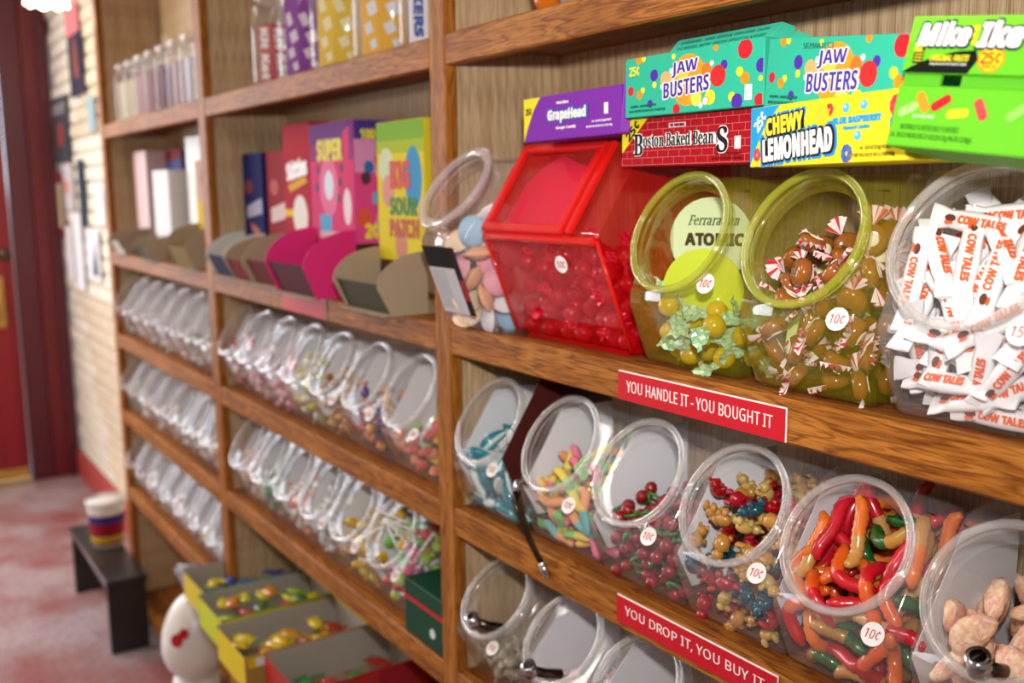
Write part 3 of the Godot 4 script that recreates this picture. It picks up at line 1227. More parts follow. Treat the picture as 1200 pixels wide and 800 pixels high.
# ---------------------------------------------------------------- the right bay, top row of jars
func make_upper_jars() -> void:
	var y: float = SHELF[1]
	# pastel wafers in a big round-shouldered jar
	var big := Jar.new()
	big.width = 0.124
	big.mouth = Vector2(0.196, 0.016)
	big.tilt = deg_to_rad(38)
	big.radius = 0.067
	big.foot = -0.008
	big.rear = -0.175
	big.neck = 0.026
	var o := place_jar(big, "jar_big", "candy_jar", "big clear jar of pastel wafer saucers at the oak post", "", Vector3(-1.162, y, 0.010), M.rosy, M.rosy_rim)
	# nutrition label on the front
	var art := canvas(128, 192, rgb(196, 194, 198))
	art.fill_rect(Rect2i(0, 0, 128, 60), rgb(30, 26, 28))
	for k in 14:
		art.fill_rect(Rect2i(8, 70 + k * 8, 54, 3), rgb(150, 150, 154))
	art.fill_rect(Rect2i(104, 0, 24, 192), rgb(46, 26, 30))
	art.fill_rect(Rect2i(110, 90, 14, 60), rgb(180, 40, 46))
	var l := big.low()
	var slope := atan2(l.y - big.foot, l.x)
	panel(o, "nutrition_label", 0.086, 0.100, print_mat(art), Transform3D(Basis(Vector3.RIGHT, slope), Vector3(-0.012, l.x * 0.56, lerpf(big.foot, l.y, 0.56) + 0.0012)))
	var tones := ["f2eef2", "f0b488", "9cc4e0", "f0a8b8", "f4d8b4", "e8e4ee"]
	for p in heap(big, 72, 0.0155, Vector2(0.2, 0.0), 0.16):
		var tone := rng.randi() % 6
		sweet("wafer_saucer", "%s wafer saucer in the big clear jar" % ["white", "orange", "blue", "pink", "cream", "lilac"][tone], "candy", "pastel wafer saucers", saucer_mesh(), paint(tones[tone]), Transform3D(spin(), o.position + p))
	# red acrylic bin
	red_bin(y)
	# lime jar with a yellow card and wrapped lemon balls
	var j := Jar.new()
	j.mouth = Vector2(0.148, -0.003)
	j.tilt = deg_to_rad(24)
	j.foot = -0.022
	o = place_jar(j, "jar_upper", "candy_jar", "yellow-green tinted jar with an ATOMIC card and wrapped lemon balls", "", Vector3(-0.762, y, 0), M.lime, M.lime_rim)
	jar_sticker(o, j, "10¢", 0.046, 0.047)
	var card := thing("jar_card", "pale green round card lettered ATOMIC inside the yellow-green jar", "card", Vector3(-0.795, y + 0.135, -0.085), deg_to_rad(30))
	part(card, "card", disc(0.046, 0.0012, 28), paint("d6e6b0"))
	lettering(card, "ATOMIC", 0.066, 0.014, Vector3(0.004, 0.0, 0.0012), paint("4a3c20"), "bold_fat")
	lettering(card, "fireb", 0.040, 0.012, Vector3(-0.004, -0.021, 0.0012), paint("b84a2a"), "serif")
	lettering(card, "Ferrara Pan", 0.056, 0.011, Vector3(0.004, 0.021, 0.0012), paint("4a5a34"), "serif", Basis(), 0.0006, 0.3)
	var tab := part(self, "yellow_card", disc(0.046, 0.0012, 28), paint("c6d63c"), Transform3D(Basis(Vector3.UP, deg_to_rad(24)), Vector3(-0.765, y + 0.082, -0.045)))
	tag(tab, "plain yellow-green round card standing in the yellow-green jar", "card")
	for p in heap(j, 34, 0.0155, Vector2(0.1, 0), 0.075):
		lemon_drop(Transform3D(spin(), o.position + p), "lemon ball in crinkled film in the yellow-green jar", "wrapped lemon balls")
	# lime jar of caramels
	o = place_jar(j, "jar_upper", "candy_jar", "yellow-green tinted jar of cream-centred caramels beside the white caramel sticks", "", Vector3(-0.602, y, 0), M.lime, M.lime_rim)
	jar_sticker(o, j, "10¢", 0.052, 0.066)
	var back := part(self, "jar_insert", plate([Vector2(-0.05, 0), Vector2(0.05, 0), Vector2(0.05, 0.05), Vector2(0.03, 0.085), Vector2(0.0, 0.095), Vector2(-0.03, 0.08), Vector2(-0.045, 0.06)], 0.001), paint("cfd98c"), Transform3D(Basis(Vector3.UP, deg_to_rad(35)), Vector3(-0.625, y + 0.03, -0.09)))
	tag(back, "pale green card behind the caramels in the tinted jar", "card")
	for p in heap(j, 96, 0.0145, Vector2(0.7, -0.05), 0.15):
		caramel(Transform3D(spin(), o.position + p), "round caramel with cream centre in red and white twist wrapper", "wrapped caramels")
	# clear jar of white caramel sticks
	var e := Jar.new()
	e.mouth = Vector2(0.150, 0.0)
	e.tilt = deg_to_rad(26)
	e.radius = 0.070
	e.width = 0.150
	e.foot = -0.022
	o = place_jar(e, "jar_sticks", "candy_jar", "clear jar packed with white wrapped caramel sticks and a 15¢ sticker", "", Vector3(-0.438, y, 0), M.clear, M.clear_rim)
	jar_sticker(o, e, "15¢", 0.050, 0.060)
	for p in heap(e, 190, 0.0125, Vector2(0.35, 0.1), 0.175):
		var b := spin_inside(e, p, 0.041, 0.005)
		if not (e.holds(p + b.x * 0.041, 0.004) and e.holds(p - b.x * 0.041, 0.004)):
			continue
		# turn the printed face outwards
		var want := Vector3(0.5, 0.35, 0.8)
		var z := (want - b.x * want.dot(b.x)).normalized()
		var tilt_ := rng.randf_range(-0.5, 0.5)
		var bb := Basis(b.x, z.cross(b.x), z) * Basis(Vector3.RIGHT, tilt_)
		if bb.x.x < 0.0:
			bb = Basis(-bb.x, -bb.y, bb.z)
		cow_bar(Transform3D(bb, o.position + p), "white wrapped caramel stick with orange lettering", "caramel sticks")


func red_bin(y: float) -> void:
	var w := 0.232
	var o := thing("acrylic_bin", "red clear plastic bin with a slanted framed lid full of red wrapped balls", "bin", Vector3(-0.980, y, 0))
	var prof := [Vector2(-0.030, 0.004), Vector2(0.020, 0.136), Vector2(-0.052, 0.246), Vector2(-0.185, 0.246), Vector2(-0.185, 0.004)]
	var st := begin()
	var flat := []
	for p in rounded(prof, 0.010, 3):
		flat.append(Vector2(-p.x, p.y))
	st.set_smooth_group(0)
	var n := flat.size()
	var c := Vector3(0, 0.12, -0.08)
	for k in n:
		var a: Vector2 = flat[k]
		var b: Vector2 = flat[(k + 1) % n]
		quad(st, Vector3(-w / 2, a.y, -a.x), Vector3(w / 2, a.y, -a.x), Vector3(w / 2, b.y, -b.x), Vector3(-w / 2, b.y, -b.x), c)
	st.set_smooth_group(-1)
	for s in [-1.0, 1.0]:
		for k in n:
			tri(st, Vector3(s * w / 2, 0.12, -0.08), Vector3(s * w / 2, flat[k].y, -flat[k].x), Vector3(s * w / 2, flat[(k + 1) % n].y, -flat[(k + 1) % n].x), c)
	part(o, "shell", done(st), M.red_plastic)
	# lid frame on the slope
	var lo := Vector3(0, 0.136, 0.021)
	var hi := Vector3(0, 0.246, -0.051)
	var mid := (lo + hi) / 2
	var up := (hi - lo).normalized()
	var nrm := Vector3(1, 0, 0).cross(up)
	var b := Basis(Vector3(1, 0, 0), up, nrm)
	var len_ := (hi - lo).length()
	var lw := 0.172
	var lid := part(o, "lid_frame", ring_frame(lw, len_ - 0.004, 0.011, 0.008), M.red_frame, Transform3D(b, mid + Vector3(-(w - lw) / 2, 0, 0) + nrm * 0.004))
	part(lid, "hinge_bar", block(Vector3(0.010, len_ - 0.006, 0.008), 0.002), M.red_frame, T(lw / 2 + 0.012, 0, 0))
	part(o, "lip", block(Vector3(w, 0.010, 0.010), 0.003), M.red_frame, T(0, 0.133, 0.020))
	part(o, "foot", block(Vector3(w * 0.86, 0.006, 0.150), 0.001), M.red_plastic, T(0.01, 0.003, -0.105))
	for s in [-1.0, 1.0]:
		part(o, "corner_edge", tube([Vector3(s * w / 2, 0.006, -0.031), Vector3(s * w / 2, 0.134, 0.019)], 0.0025, 6), M.red_frame)
	sticker(o, "10¢", Vector3(0.040, 0.104, 0.0120), Vector3(0.1, -0.25, 1.0))
	# the scoop-shaped pink card inside
	var pts := []
	for k in 25:
		var a := PI * k / 24.0
		pts.append(Vector2(cos(a) * 0.072, 0.080 + sin(a) * 0.038 + 0.006 * sin(a * 4.0)))
	pts.append_array([Vector2(-0.072, 0.0), Vector2(0.072, 0.0)])
	var card := part(self, "pink_card", plate(pts, 0.0015), paint("ff4470"), Transform3D(Basis(Vector3(1, 0, 0), up, nrm), o.position + Vector3(-(w - lw) / 2, 0.128, 0.008)))
	tag(card, "bright pink scalloped card inside the red plastic bin", "card")
	var j := Jar.new()
	j.width = w
	j.mouth = Vector2(0.19, -0.015)
	j.foot = -0.032
	var mesh := begin()
	add_ball(mesh, Vector3.ZERO, Vector3.ONE * 0.0115, 12, 8)
	var ball := done(mesh)
	var film := crumple("film_red", lin("d81c3c"), lin("f04a6a"), 0.018)
	for p in heap(j, 150, 0.0138, Vector2(0.05, -0.1), 0.115):
		var t := thing("wrapped_red_ball", "hard red candy ball in crinkled film in the red bin", "candy", o.position + p, 0.0, "red candy balls")
		t.basis = spin()
		part(t, "candy_ball", ball, vivid("c01024"))
		part(t, "film_wrapper", film, vc_film(), Transform3D(Basis(), Vector3(0.006, 0.005, 0)))


func ring_frame(w: float, h: float, bar: float, t: float) -> ArrayMesh:
	var st := begin()
	for s in [-1.0, 1.0]:
		add_block(st, Vector3(w, bar, t), 0.0015, T(0, s * (h - bar) / 2, 0))
		add_block(st, Vector3(bar, h - 2 * bar + 0.002, t), 0.0015, T(s * (w - bar) / 2, 0, 0))
	return done(st)


# ---------------------------------------------------------------- the right bay, middle row
func make_middle_jars() -> void:
	var y: float = SHELF[2]
	var j := Jar.new()
	j.tilt = deg_to_rad(33)
	# blue and white sharks
	var o := place_jar(j, "jar", "candy_jar", "clear slanted jar of blue and white gummy sharks next to the oak post", "", Vector3(-1.152, y, 0.006), M.clear, M.clear_rim)
	side_label(o, j, -1, M.paper)
	jar_sticker(o, j, "10¢", 0.040, 0.060)
	for p in heap(j, 84, 0.0135, Vector2(0.2, 0.0), 0.10):
		sweet("gummy_shark", "blue and white gummy shark in the jar by the post", "candy", "gummy sharks", shark_mesh(), M.gummy, Transform3D(spin_inside(j, p, 0.026, 0.006), o.position + p))
	# pastel sour worms
	o = place_jar(j, "jar", "candy_jar", "clear slanted jar of pastel sugared worms with metal tongs over its rim", "", Vector3(-0.992, y, 0), M.clear, M.clear_rim)
	side_label(o, j, -1, M.paper)
	jar_sticker(o, j, "10¢", 0.050, 0.066)
	var lo := j.low()
	var hi := j.high()
	var brown := thing("brown_card", "dark brown card wedged between the shark jar and the pastel worm jar", "card", Vector3(-1.0790, y + 0.034, 0.008))
	part(brown, "card", plate([Vector2(-j.foot + 0.004, 0.001), Vector2(-lo.y + 0.001, lo.x), Vector2(-hi.y, hi.x), Vector2(-j.rear, hi.x), Vector2(-j.rear, 0.001)], 0.0012), paint("4a1c18"), Transform3D(facing_x(), Vector3.ZERO))
	var pastel := [["e89a6a", "e8b85a"], ["e8d060", "8cc878"], ["8cc87c", "e87a98"], ["e8889c", "e8c868"], ["78b8c0", "e8a070"]]
	for p in heap(j, 110, 0.0125, Vector2(0.55, 0.25), 0.13):
		var k := rng.randi() % 5
		sweet("sour_worm", "%s sugared gummy worm in the jar with metal tongs" % ["orange and yellow", "yellow and green", "green and pink", "pink and yellow", "blue and orange"][k], "candy", "pastel sugared worms", worm_mesh("pastel%d" % k, [lin(pastel[k][0]), lin(pastel[k][1])], 50 + k, 0.065, 0.0062), M.vc_matt, Transform3D(spin_inside(j, p, 0.028, 0.006), o.position + p))
	tongs(Vector3(-1.028, y + 0.085, 0.016), "dark steel tongs hanging over the rim of the pastel worm jar")
	# red gummy cherries
	o = place_jar(j, "jar", "candy_jar", "clear slanted jar with a low fill of dark red gummy cherries", "", Vector3(-0.838, y, 0.003), M.clear, M.clear_rim)
	side_label(o, j, -1, M.paper)
	jar_sticker(o, j, "10¢", 0.043, 0.061)
	for p in heap(j, 105, 0.0135, Vector2(0.35, -0.1), 0.09):
		sweet("gummy_cherry", "dark red gummy cherry pair with green stem", "candy", "gummy cherries", cherry_mesh(), M.gummy, Transform3D(spin(), o.position + p))
	# gummy bears
	o = place_jar(j, "jar", "candy_jar", "clear slanted jar of red, amber and blue gummy bears", "", Vector3(-0.694, y, 0), M.clear, M.clear_rim)
	side_label(o, j, -1, M.paper)
	jar_sticker(o, j, "10¢", 0.050, 0.054)
	var bears := [["a40c18", "red"], ["b8863c", "amber"], ["b8863c", "amber"], ["164a5c", "dark blue"], ["c8a45c", "pale amber"], ["a80e26", "red"], ["b8863c", "amber"]]
	for p in heap(j, 170, 0.0124, Vector2(0.75, 0.15), 0.14):
		var k: Array = bears[rng.randi() % 7]
		sweet("gummy_bear", "%s gummy bear in the gummy bear jar" % k[1], "candy", "gummy bears", bear_mesh(), vivid(k[0]), Transform3D(spin(), o.position + p))
	# gummy worms
	o = place_jar(j, "jar", "candy_jar", "clear slanted jar of glossy orange, red and green gummy worms", "", Vector3(-0.556, y, 0), M.clear, M.clear_rim)
	side_label(o, j, -1, M.paper)
	jar_sticker(o, j, "10¢", 0.050, 0.064)
	var two := [["e8741c", "c89048"], ["c80f24", "e05c14"], ["c8985c", "b80c20"], ["16601e", "b88838"], ["e06a18", "e87a18"], ["b80c20", "c81428"]]
	for p in heap(j, 135, 0.0132, Vector2(0.65, 0.2), 0.150):
		var k := rng.randi() % 6
		sweet("gummy_worm", "glossy %s gummy worm in the worm jar" % ["orange and amber", "red and orange", "amber and red", "green and amber", "all orange", "all red"][k], "candy", "glossy gummy worms", worm_mesh("worm%d" % k, [lin(two[k][0]), lin(two[k][1])], 80 + k, 0.078, 0.0066), M.gummy, Transform3D(spin_inside(j, p, 0.032, 0.007), o.position + p))
	# peach slices
	o = place_jar(j, "jar", "candy_jar", "clear slanted jar of sugared peach slices with a chrome scoop", "", Vector3(-0.404, y, 0.004), M.clear, M.clear_rim)
	side_label(o, j, -1, M.paper)
	for p in heap(j, 78, 0.0152, Vector2(0.9, -0.1), 0.12):
		sweet("peach_slice", "sugared peach and pink candy slice", "candy", "sugared peach slices", slice_mesh(), M.vc_matt, Transform3D(spin(), o.position + p))
	scoop(Vector3(-0.402, y + 0.094, 0.010), "chrome scoop handle resting in the peach slice jar", 0.3)


func tongs(at: Vector3, label: String) -> void:
	var o := thing("tongs", label, "tongs", at, deg_to_rad(12))
	part(o, "hook", tube([Vector3(0.0, 0.0, -0.016), Vector3(0, 0.008, -0.010), Vector3(0, 0.006, 0.004), Vector3(0.004, -0.010, 0.010)], 0.004, 8), M.chrome)
	var st := begin()
	add_tube(st, [Vector3(0.004, -0.004, 0.008), Vector3(0.012, -0.030, 0.010), Vector3(0.022, -0.060, 0.006), Vector3(0.032, -0.085, 0.0), Vector3(0.040, -0.100, -0.004)], [0.008, 0.0075, 0.006, 0.005, 0.0045], 10, [], 0.3)
	part(o, "handle", done(st), M.steel_dark)
	part(o, "ribbed_tip", tube([Vector3(0.036, -0.094, -0.002), Vector3(0.046, -0.112, -0.006)], 0.0052, 8), M.chrome)


func scoop(at: Vector3, label: String, turn := 0.0) -> void:
	var o := thing("scoop", label, "scoop", at, turn)
	part(o, "collar", lathe([Vector2(0.0065, 0.0), Vector2(0.0095, 0.0), Vector2(0.0095, 0.018), Vector2(0.0065, 0.018)], 20), M.chrome, Transform3D(Basis(Vector3.RIGHT, 0.5), Vector3.ZERO))
	part(o, "handle", tube([Vector3(0, 0.004, 0), Vector3(0.010, -0.004, -0.016), Vector3(0.022, -0.010, -0.036)], 0.0065, 10), M.steel_dark)


# ---------------------------------------------------------------- the right bay, lowest visible row
func make_lower_jars() -> void:
	var y: float = SHELF[3]
	var j := Jar.new()
	j.mouth = Vector2(0.150, -0.012)
	j.tilt = deg_to_rad(42)
	j.radius = 0.064
	j.width = 0.132
	var list := [
		[-1.136, "clear slanted jar nearly empty, grey-brown candy at the bottom and no paper label", "8c7c66", "a8987c", 34, 0.07, "nearly empty jar"],
		[-0.976, "clear slanted jar of pink sweets with a scoop, below the pastel worms", "e890a8", "f0d8dc", 40, 0.07, "jar below the pastel worms"],
		[-0.832, "clear slanted jar of pale sweets behind the YOU DROP IT plaque", "d8d0c8", "e8c0b0", 40, 0.07, "jar behind the lower plaque"],
		[-0.688, "clear slanted jar of mixed red sweets below the gummy bear jar", "c04048", "e8d0b0", 40, 0.07, "jar below the gummy bears"],
	]
	for a in list:
		var o := place_jar(j, "jar_low", "candy_jar", a[1], "", Vector3(a[0], y, 0), M.clear, M.clear_rim)
		if a[0] > -1.1:
			side_label(o, j, -1, M.paper)
		jar_sticker(o, j, "10¢", 0.036, 0.060)
		for p in heap(j, a[4], 0.0140, Vector2(0.1, -0.1), a[5]):
			var h: String = a[2] if rng.randf() < 0.6 else a[3]
			sweet("boiled_sweet", ("light" if h == a[3] else "dark") + " boiled sweet in the " + a[6], "candy", "sweets of the lowest jar row", toffee_mesh("tof" + h, h, a[3]), M.vc, Transform3D(spin(), o.position + p))
	scoop(Vector3(-1.142, y + 0.112, 0.016), "steel scoop handle in the nearly empty jar", 0.2)
	scoop(Vector3(-0.990, y + 0.105, 0.024), "steel scoop handle in the jar of pink sweets", 0.4)


# ---------------------------------------------------------------- jars of the middle and far bays
func make_far_jars() -> void:
	var j := Jar.new()
	# middle bay, upper jar row
	var rows := [
		[-1.400, "pale red, green and yellow fruit slices", "fruit_slice", ["d8685c", "9cc86c", "e8c848", "e0906c"], 40, 0.085],
		[-1.560, "jewel coloured foil sweets", "foil_sweet", ["b83a20", "d89a2c", "5c4890", "8c2420"], 56, 0.11],
		[-1.715, "golden toffees", "golden_toffee", ["b87a1c", "c89430", "a8641c"], 60, 0.14],
		[-1.855, "yellow and white wrapped sweets", "lemon_toffee", ["d8c83c", "e8e4d8", "8ca83c"], 60, 0.14],
		[-1.993, "pink sweets", "pink_sweet", ["e8a8b0", "d88894"], 58, 0.14],
		[-2.130, "rose and white sweets", "rose_sweet", ["d89aa0", "ece4e0"], 58, 0.14],
		[-2.266, "red and white mints", "mint", ["c83038", "eeeae6"], 58, 0.14],
	]
	fill_row(j, rows, SHELF[2], "upper jar shelf, carton bay")
	rows = [
		[-1.480, "lollipops with white sticks", "lollipop", [], 0, 0.0],
		[-1.640, "yellow wrapped sweets", "yellow_sweet", ["e0b41c", "e8cc50", "c89018"], 60, 0.14],
		[-1.790, "silver wrapped sweets", "silver_sweet", ["d8d8d8", "b8bcc0", "e8e0d8"], 60, 0.14],
		[-1.935, "orange and white sweets", "orange_sweet", ["d87a34", "e8e0d4"], 52, 0.12],
		[-2.080, "green and white sweets", "green_sweet", ["508c50", "e0e0d8"], 52, 0.12],
		[-2.225, "pale peach sweets", "peach_sweet", ["e0b09c", "e8dcd0"], 52, 0.12],
	]
	fill_row(j, rows, SHELF[3], "lower jar shelf, carton bay")
	# lollipops heaped out of their jar
	var hues := ["c8283c", "6cb848", "e0b428", "5868b8", "d86890", "b8d84c"]
	for p in heap(j, 84, 0.0150, Vector2(0.6, -0.1), 0.17):
		var b := Basis.from_euler(Vector3(rng.randf_range(-1.4, 1.4), rng.randf() * TAU, rng.randf_range(-1.6, 1.6)))
		for t in 30:
			var tip: Vector3 = p + b.y * 0.076
			if j.holds(tip, 0.003) or (tip.z > -0.06 and tip.y > 0.09 and absf(tip.x) < 0.06 and tip.z < 0.035 and tip.y < 0.2):
				break
			b = spin()
		var hue := rng.randi() % 6
		lollipop(Transform3D(b, Vector3(-1.480, SHELF[3], 0) + p), hues[hue], ["red", "green", "yellow", "blue", "pink", "lime"][hue] + " wrapped lollipop with a white paper stick in the lollipop jar", "lollipops")
	var gb := thing("green_carton", "dark green carton with a red stripe beside the lollipops at the post", "box", Vector3(-1.338, SHELF[3], -0.080))
	part(gb, "carton", block(Vector3(0.130, 0.092, 0.15), 0.002), paint("12402c"), T(0, 0.046, 0))
	part(gb, "printed_stripe", block(Vector3(0.131, 0.006, 0.001), 0.0), paint("c4242c"), T(0, 0.062, 0.0755))
	part(gb, "printed_mark", disc(0.008, 0.001), paint("d8dcd8"), T(0.03, 0.028, 0.0755))
	# far bay, three rows
	for r in 3:
		rows = []
		for k in 7:
			var cs: Array = [["e4dcd4", "d8a898"], ["c8c0b8", "8c9c70"], ["e0d8d0", "c87868"], ["d8ccc4", "b89cb0"], ["dcd4cc", "a8a49c"], ["d0c8c0", "d8b078"], ["e0dcd8", "b86c78"]][(k + r * 2) % 7]
			rows.append([-2.470 - k * 0.1475, "", "wrapped_sweet", cs, 12, 0.13])
		fill_row(j, rows, SHELF[2 + r], ["upper", "middle", "lower"][r] + " jar shelf of the far bay")


func fill_row(j: Jar, rows: Array, y: float, where: String) -> void:
	for a in rows:
		var what: String = a[1]
		var label := ("clear jar of %s, %s" % [what, where]) if what else ("clear slanted jar of wrapped sweets on the " + where)
		var o := place_jar(j, "jar", "candy_jar", label, "" if what else "jars on the " + where, Vector3(a[0], y, 0), M.clear, M.clear_rim)
		side_label(o, j, -1, M.paper)
		if what and a[0] > -1.8:
			jar_sticker(o, j)
		for p in heap(j, a[4], 0.0155, Vector2(0.2, -0.1) if what else Vector2(0.3, -1.2), a[5]):
			var c: Array = a[3]
			var h: String = c[rng.randi() % c.size()]
			var lb := ("one of the %s, %s" % [what, where]) if what else ("pale wrapped sweet in a jar on the " + where)
			if a[2] == "fruit_slice":
				sweet(a[2], lb, "candy", "sweets on the " + where, cube_sweet(), vivid(h), Transform3D(spin(), o.position + p))
			else:
				sweet(a[2], lb, "candy", "sweets on the " + where, toffee_mesh("tof" + h, h, c[0]), M.vc, Transform3D(spin(), o.position + p))


# ---------------------------------------------------------------- cartons on the jars
func carton(called: String, label: String, size: Vector3, at: Vector3, yaw: float, roll: float, base: Material, art: Image, pitch := 0.0) -> Node3D:
	# at: the middle of the lower front edge
	var o := thing(called, label, "box", at)
	o.basis = Basis(Vector3.UP, yaw) * Basis(Vector3.RIGHT, pitch) * Basis(Vector3.BACK, roll)
	part(o, "carton", block(size, 0.0012), base, T(0, size.y / 2, -size.z / 2))
	panel(o, "printed_front", size.x - 0.001, size.y - 0.001, print_mat(art), T(0, size.y / 2, 0.0004))
	return o


func make_cartons() -> void:
	# purple carton on the red bin
	var art := canvas(512, 152, rgb(128, 48, 170))
	for r in 9:
		for c in 22:
			dot(art, c * 24 + (12 if r % 2 else 0), r * 18, 14, rgb(112, 36, 152))
			dot(art, c * 24 + (12 if r % 2 else 0), r * 18 - 4, 13, rgb(130, 50, 172))
	wedge(art, [Vector2(0, 0), Vector2(96, 0), Vector2(60, 40), Vector2(30, 90), Vector2(0, 152)], rgb(238, 226, 40))
	var o := carton("candy_carton", "purple carton lettered GRAPEHEAD lying on the red plastic bin", Vector3(0.186, 0.052, 0.11), Vector3(-0.942, 1.534, -0.002), 0.0, 0.012, paint("8030aa"), art)
	lettering(o, "GrapeHead", 0.080, 0.0215, Vector3(-0.004, 0.027, 0.0010), paint("2c62b8"), "bold_out", Basis(), 0.0004)
	lettering(o, "GrapeHead", 0.074, 0.0165, Vector3(-0.004, 0.027, 0.0016), M.white, "bold_fat", Basis(), 0.0004)
	lettering(o, "Grape Candy", 0.038, 0.0045, Vector3(-0.006, 0.013, 0.0008), M.white)
	lettering(o, "ORIGINAL", 0.024, 0.003, Vector3(-0.012, 0.042, 0.0008), M.white)
	lettering(o, "24 - 0.8 OZ (23g) BOXES", 0.034, 0.003, Vector3(0.060, 0.016, 0.0008), M.white, "sans")
	lettering(o, "NET WT 19.2 OZ (1 LB 3.2 OZ) 544g", 0.046, 0.003, Vector3(0.056, 0.0105, 0.0008), M.white, "sans")
	lettering(o, "25¢", 0.012, 0.008, Vector3(-0.082, 0.036, 0.0008), paint("5c5a18"))
	panel(o, "printed_facts", 0.007, 0.012, M.white, T(0.068, 0.029, 0.0007))
	part(o, "end_flap", block(Vector3(0.0012, 0.056, 0.10), 0.0), paint("9a4cc8"), Transform3D(Basis(Vector3.BACK, -0.12), Vector3(0.096, 0.030, -0.05)))
	# teal cartons
	art = jaw_art()
	for q in [
		["teal carton lettered JAW BUSTERS stacked on the red brick-patterned carton", Vector3(-0.7440, 1.5505, -0.001), 0.0, 0.0],
		["teal carton lettered JAW BUSTERS stacked on the yellow carton", Vector3(-0.5520, 1.5365, 0.0215), deg_to_rad(-13), deg_to_rad(-6.5)]]:
		o = carton("candy_carton", q[0], Vector3(0.193, 0.0605, 0.10 if q[2] == 0.0 else 0.034), q[1], q[2], q[3], paint("34b898"), art)
		lettering(o, "JAW", 0.040, 0.0165, Vector3(-0.006, 0.043, 0.0008), M.white, "bold_out", Basis(Vector3.BACK, 0.05), 0.0004, 0.06)
		lettering(o, "BUSTERS", 0.068, 0.0175, Vector3(-0.004, 0.025, 0.0008), M.white, "bold_out", Basis(Vector3.BACK, 0.06), 0.0004, 0.06)
		lettering(o, "JAW", 0.037, 0.0145, Vector3(-0.006, 0.043, 0.0012), paint("4a2c9c"), "bold", Basis(Vector3.BACK, 0.05), 0.0004, 0.06)
		lettering(o, "BUSTERS", 0.064, 0.0150, Vector3(-0.004, 0.025, 0.0012), paint("4a2c9c"), "bold", Basis(Vector3.BACK, 0.06), 0.0004, 0.06)
		lettering(o, "24 BOXES - 0.8 OZ (23g) EACH", 0.040, 0.0032, Vector3(-0.068, 0.0105, 0.0008), paint("1c6c5c"), "sans")
		lettering(o, "TOTAL NET WT 19.2 OZ (1 LB 3.2 OZ) (544g)", 0.056, 0.0032, Vector3(-0.062, 0.0055, 0.0008), paint("1c6c5c"), "sans")
		if q[2] == 0.0:
			lettering(o, "25¢", 0.016, 0.0095, Vector3(-0.082, 0.047, 0.0008), paint("f0e438"))
			# the opened lid folded up behind
			var lid := part(o, "lid", block(Vector3(0.140, 0.026, 0.0012), 0.0), paint("48ccaa"), Transform3D(Basis(Vector3.RIGHT, -0.75), Vector3(0.012, 0.0680, -0.030)))
			lettering(lid, "JAWBREAKERS - SUGAR, DEXTROSE, CORN SYRUP, COLORS", 0.12, 0.004, Vector3(0, 0.006, 0.001), paint("2c8c78"), "sans")
			lettering(lid, "24 BOXES WITH FRESH FRUIT FLAVORS", 0.12, 0.004, Vector3(0, -0.002, 0.001), paint("2c8c78"), "sans")
			part(lid, "side_flap", plate([Vector2(0, -0.013), Vector2(0.026, -0.013), Vector2(0.012, 0.015), Vector2(0.0, 0.013)], 0.001), paint("3cb898"), Transform3D(Basis(Vector3.UP, 0.8), Vector3(0.070, 0, 0)))
			part(lid, "side_flap", plate([Vector2(0, -0.013), Vector2(0.026, -0.013), Vector2(0.012, 0.015), Vector2(0.0, 0.013)], 0.001), paint("40c0a0"), Transform3D(Basis(Vector3.UP, 0.8), Vector3(0.083, -0.003, -0.010)))
		else:
			lettering(o, "SF29AA1CC3", 0.040, 0.0045, Vector3(-0.026, 0.0535, 0.0008), paint("287868"), "sans")
		panel(o, "printed_facts", 0.009, 0.014, M.white, T(0.079, 0.013, 0.0007))
	# red brick-patterned carton
	art = canvas(512, 136, rgb(166, 18, 28))
	for r in 7:
		art.fill_rect(Rect2i(0, r * 20 + 12, 512, 1), rgb(222, 150, 150))
		for c in 12:
			art.fill_rect(Rect2i(c * 44 + (22 if r % 2 else 0), r * 20 - 8, 1, 20), rgb(222, 150, 150))
	wedge(art, [Vector2(0, 0), Vector2(110, 0), Vector2(0, 96)], rgb(240, 218, 36))
	o = carton("candy_carton", "red brick-patterned carton lettered BOSTON BAKED BEANS under the teal carton", Vector3(0.192, 0.0505, 0.11), Vector3(-0.7655, 1.4995, -0.014), 0.0, 0.0, paint("a6121c"), art)
	boston(o, M.white, "serif_out", 0.0009, 1.07)
	boston(o, paint("141012"), "serif", 0.0014, 1.0)
	lettering(o, "25¢", 0.024, 0.010, Vector3(-0.078, 0.038, 0.0008), paint("1c1810"), "bold", Basis(Vector3.BACK, 0.75))
	panel(o, "printed_banner", 0.025, 0.0045, paint("e8d8d8"), T(-0.008, 0.041, 0.0007))
	lettering(o, "THE ORIGINAL", 0.022, 0.003, Vector3(-0.008, 0.041, 0.0010), paint("6c2024"))
	panel(o, "printed_facts", 0.008, 0.012, M.white, T(0.076, 0.020, 0.0007))
	lettering(o, "24 - 0.8 OZ (23g) BOXES", 0.034, 0.003, Vector3(0.064, 0.0095, 0.0008), paint("6c0c14"), "sans")
	lettering(o, "NET WT 19.2 OZ (1 LB 3.2 OZ) 544g", 0.040, 0.003, Vector3(0.062, 0.005, 0.0008), paint("6c0c14"), "sans")
	# yellow carton
	art = canvas(512, 148, rgb(240, 222, 40))
	wedge(art, [Vector2(0, 0), Vector2(112, 0), Vector2(60, 40), Vector2(22, 100), Vector2(0, 148)], rgb(40, 160, 220))
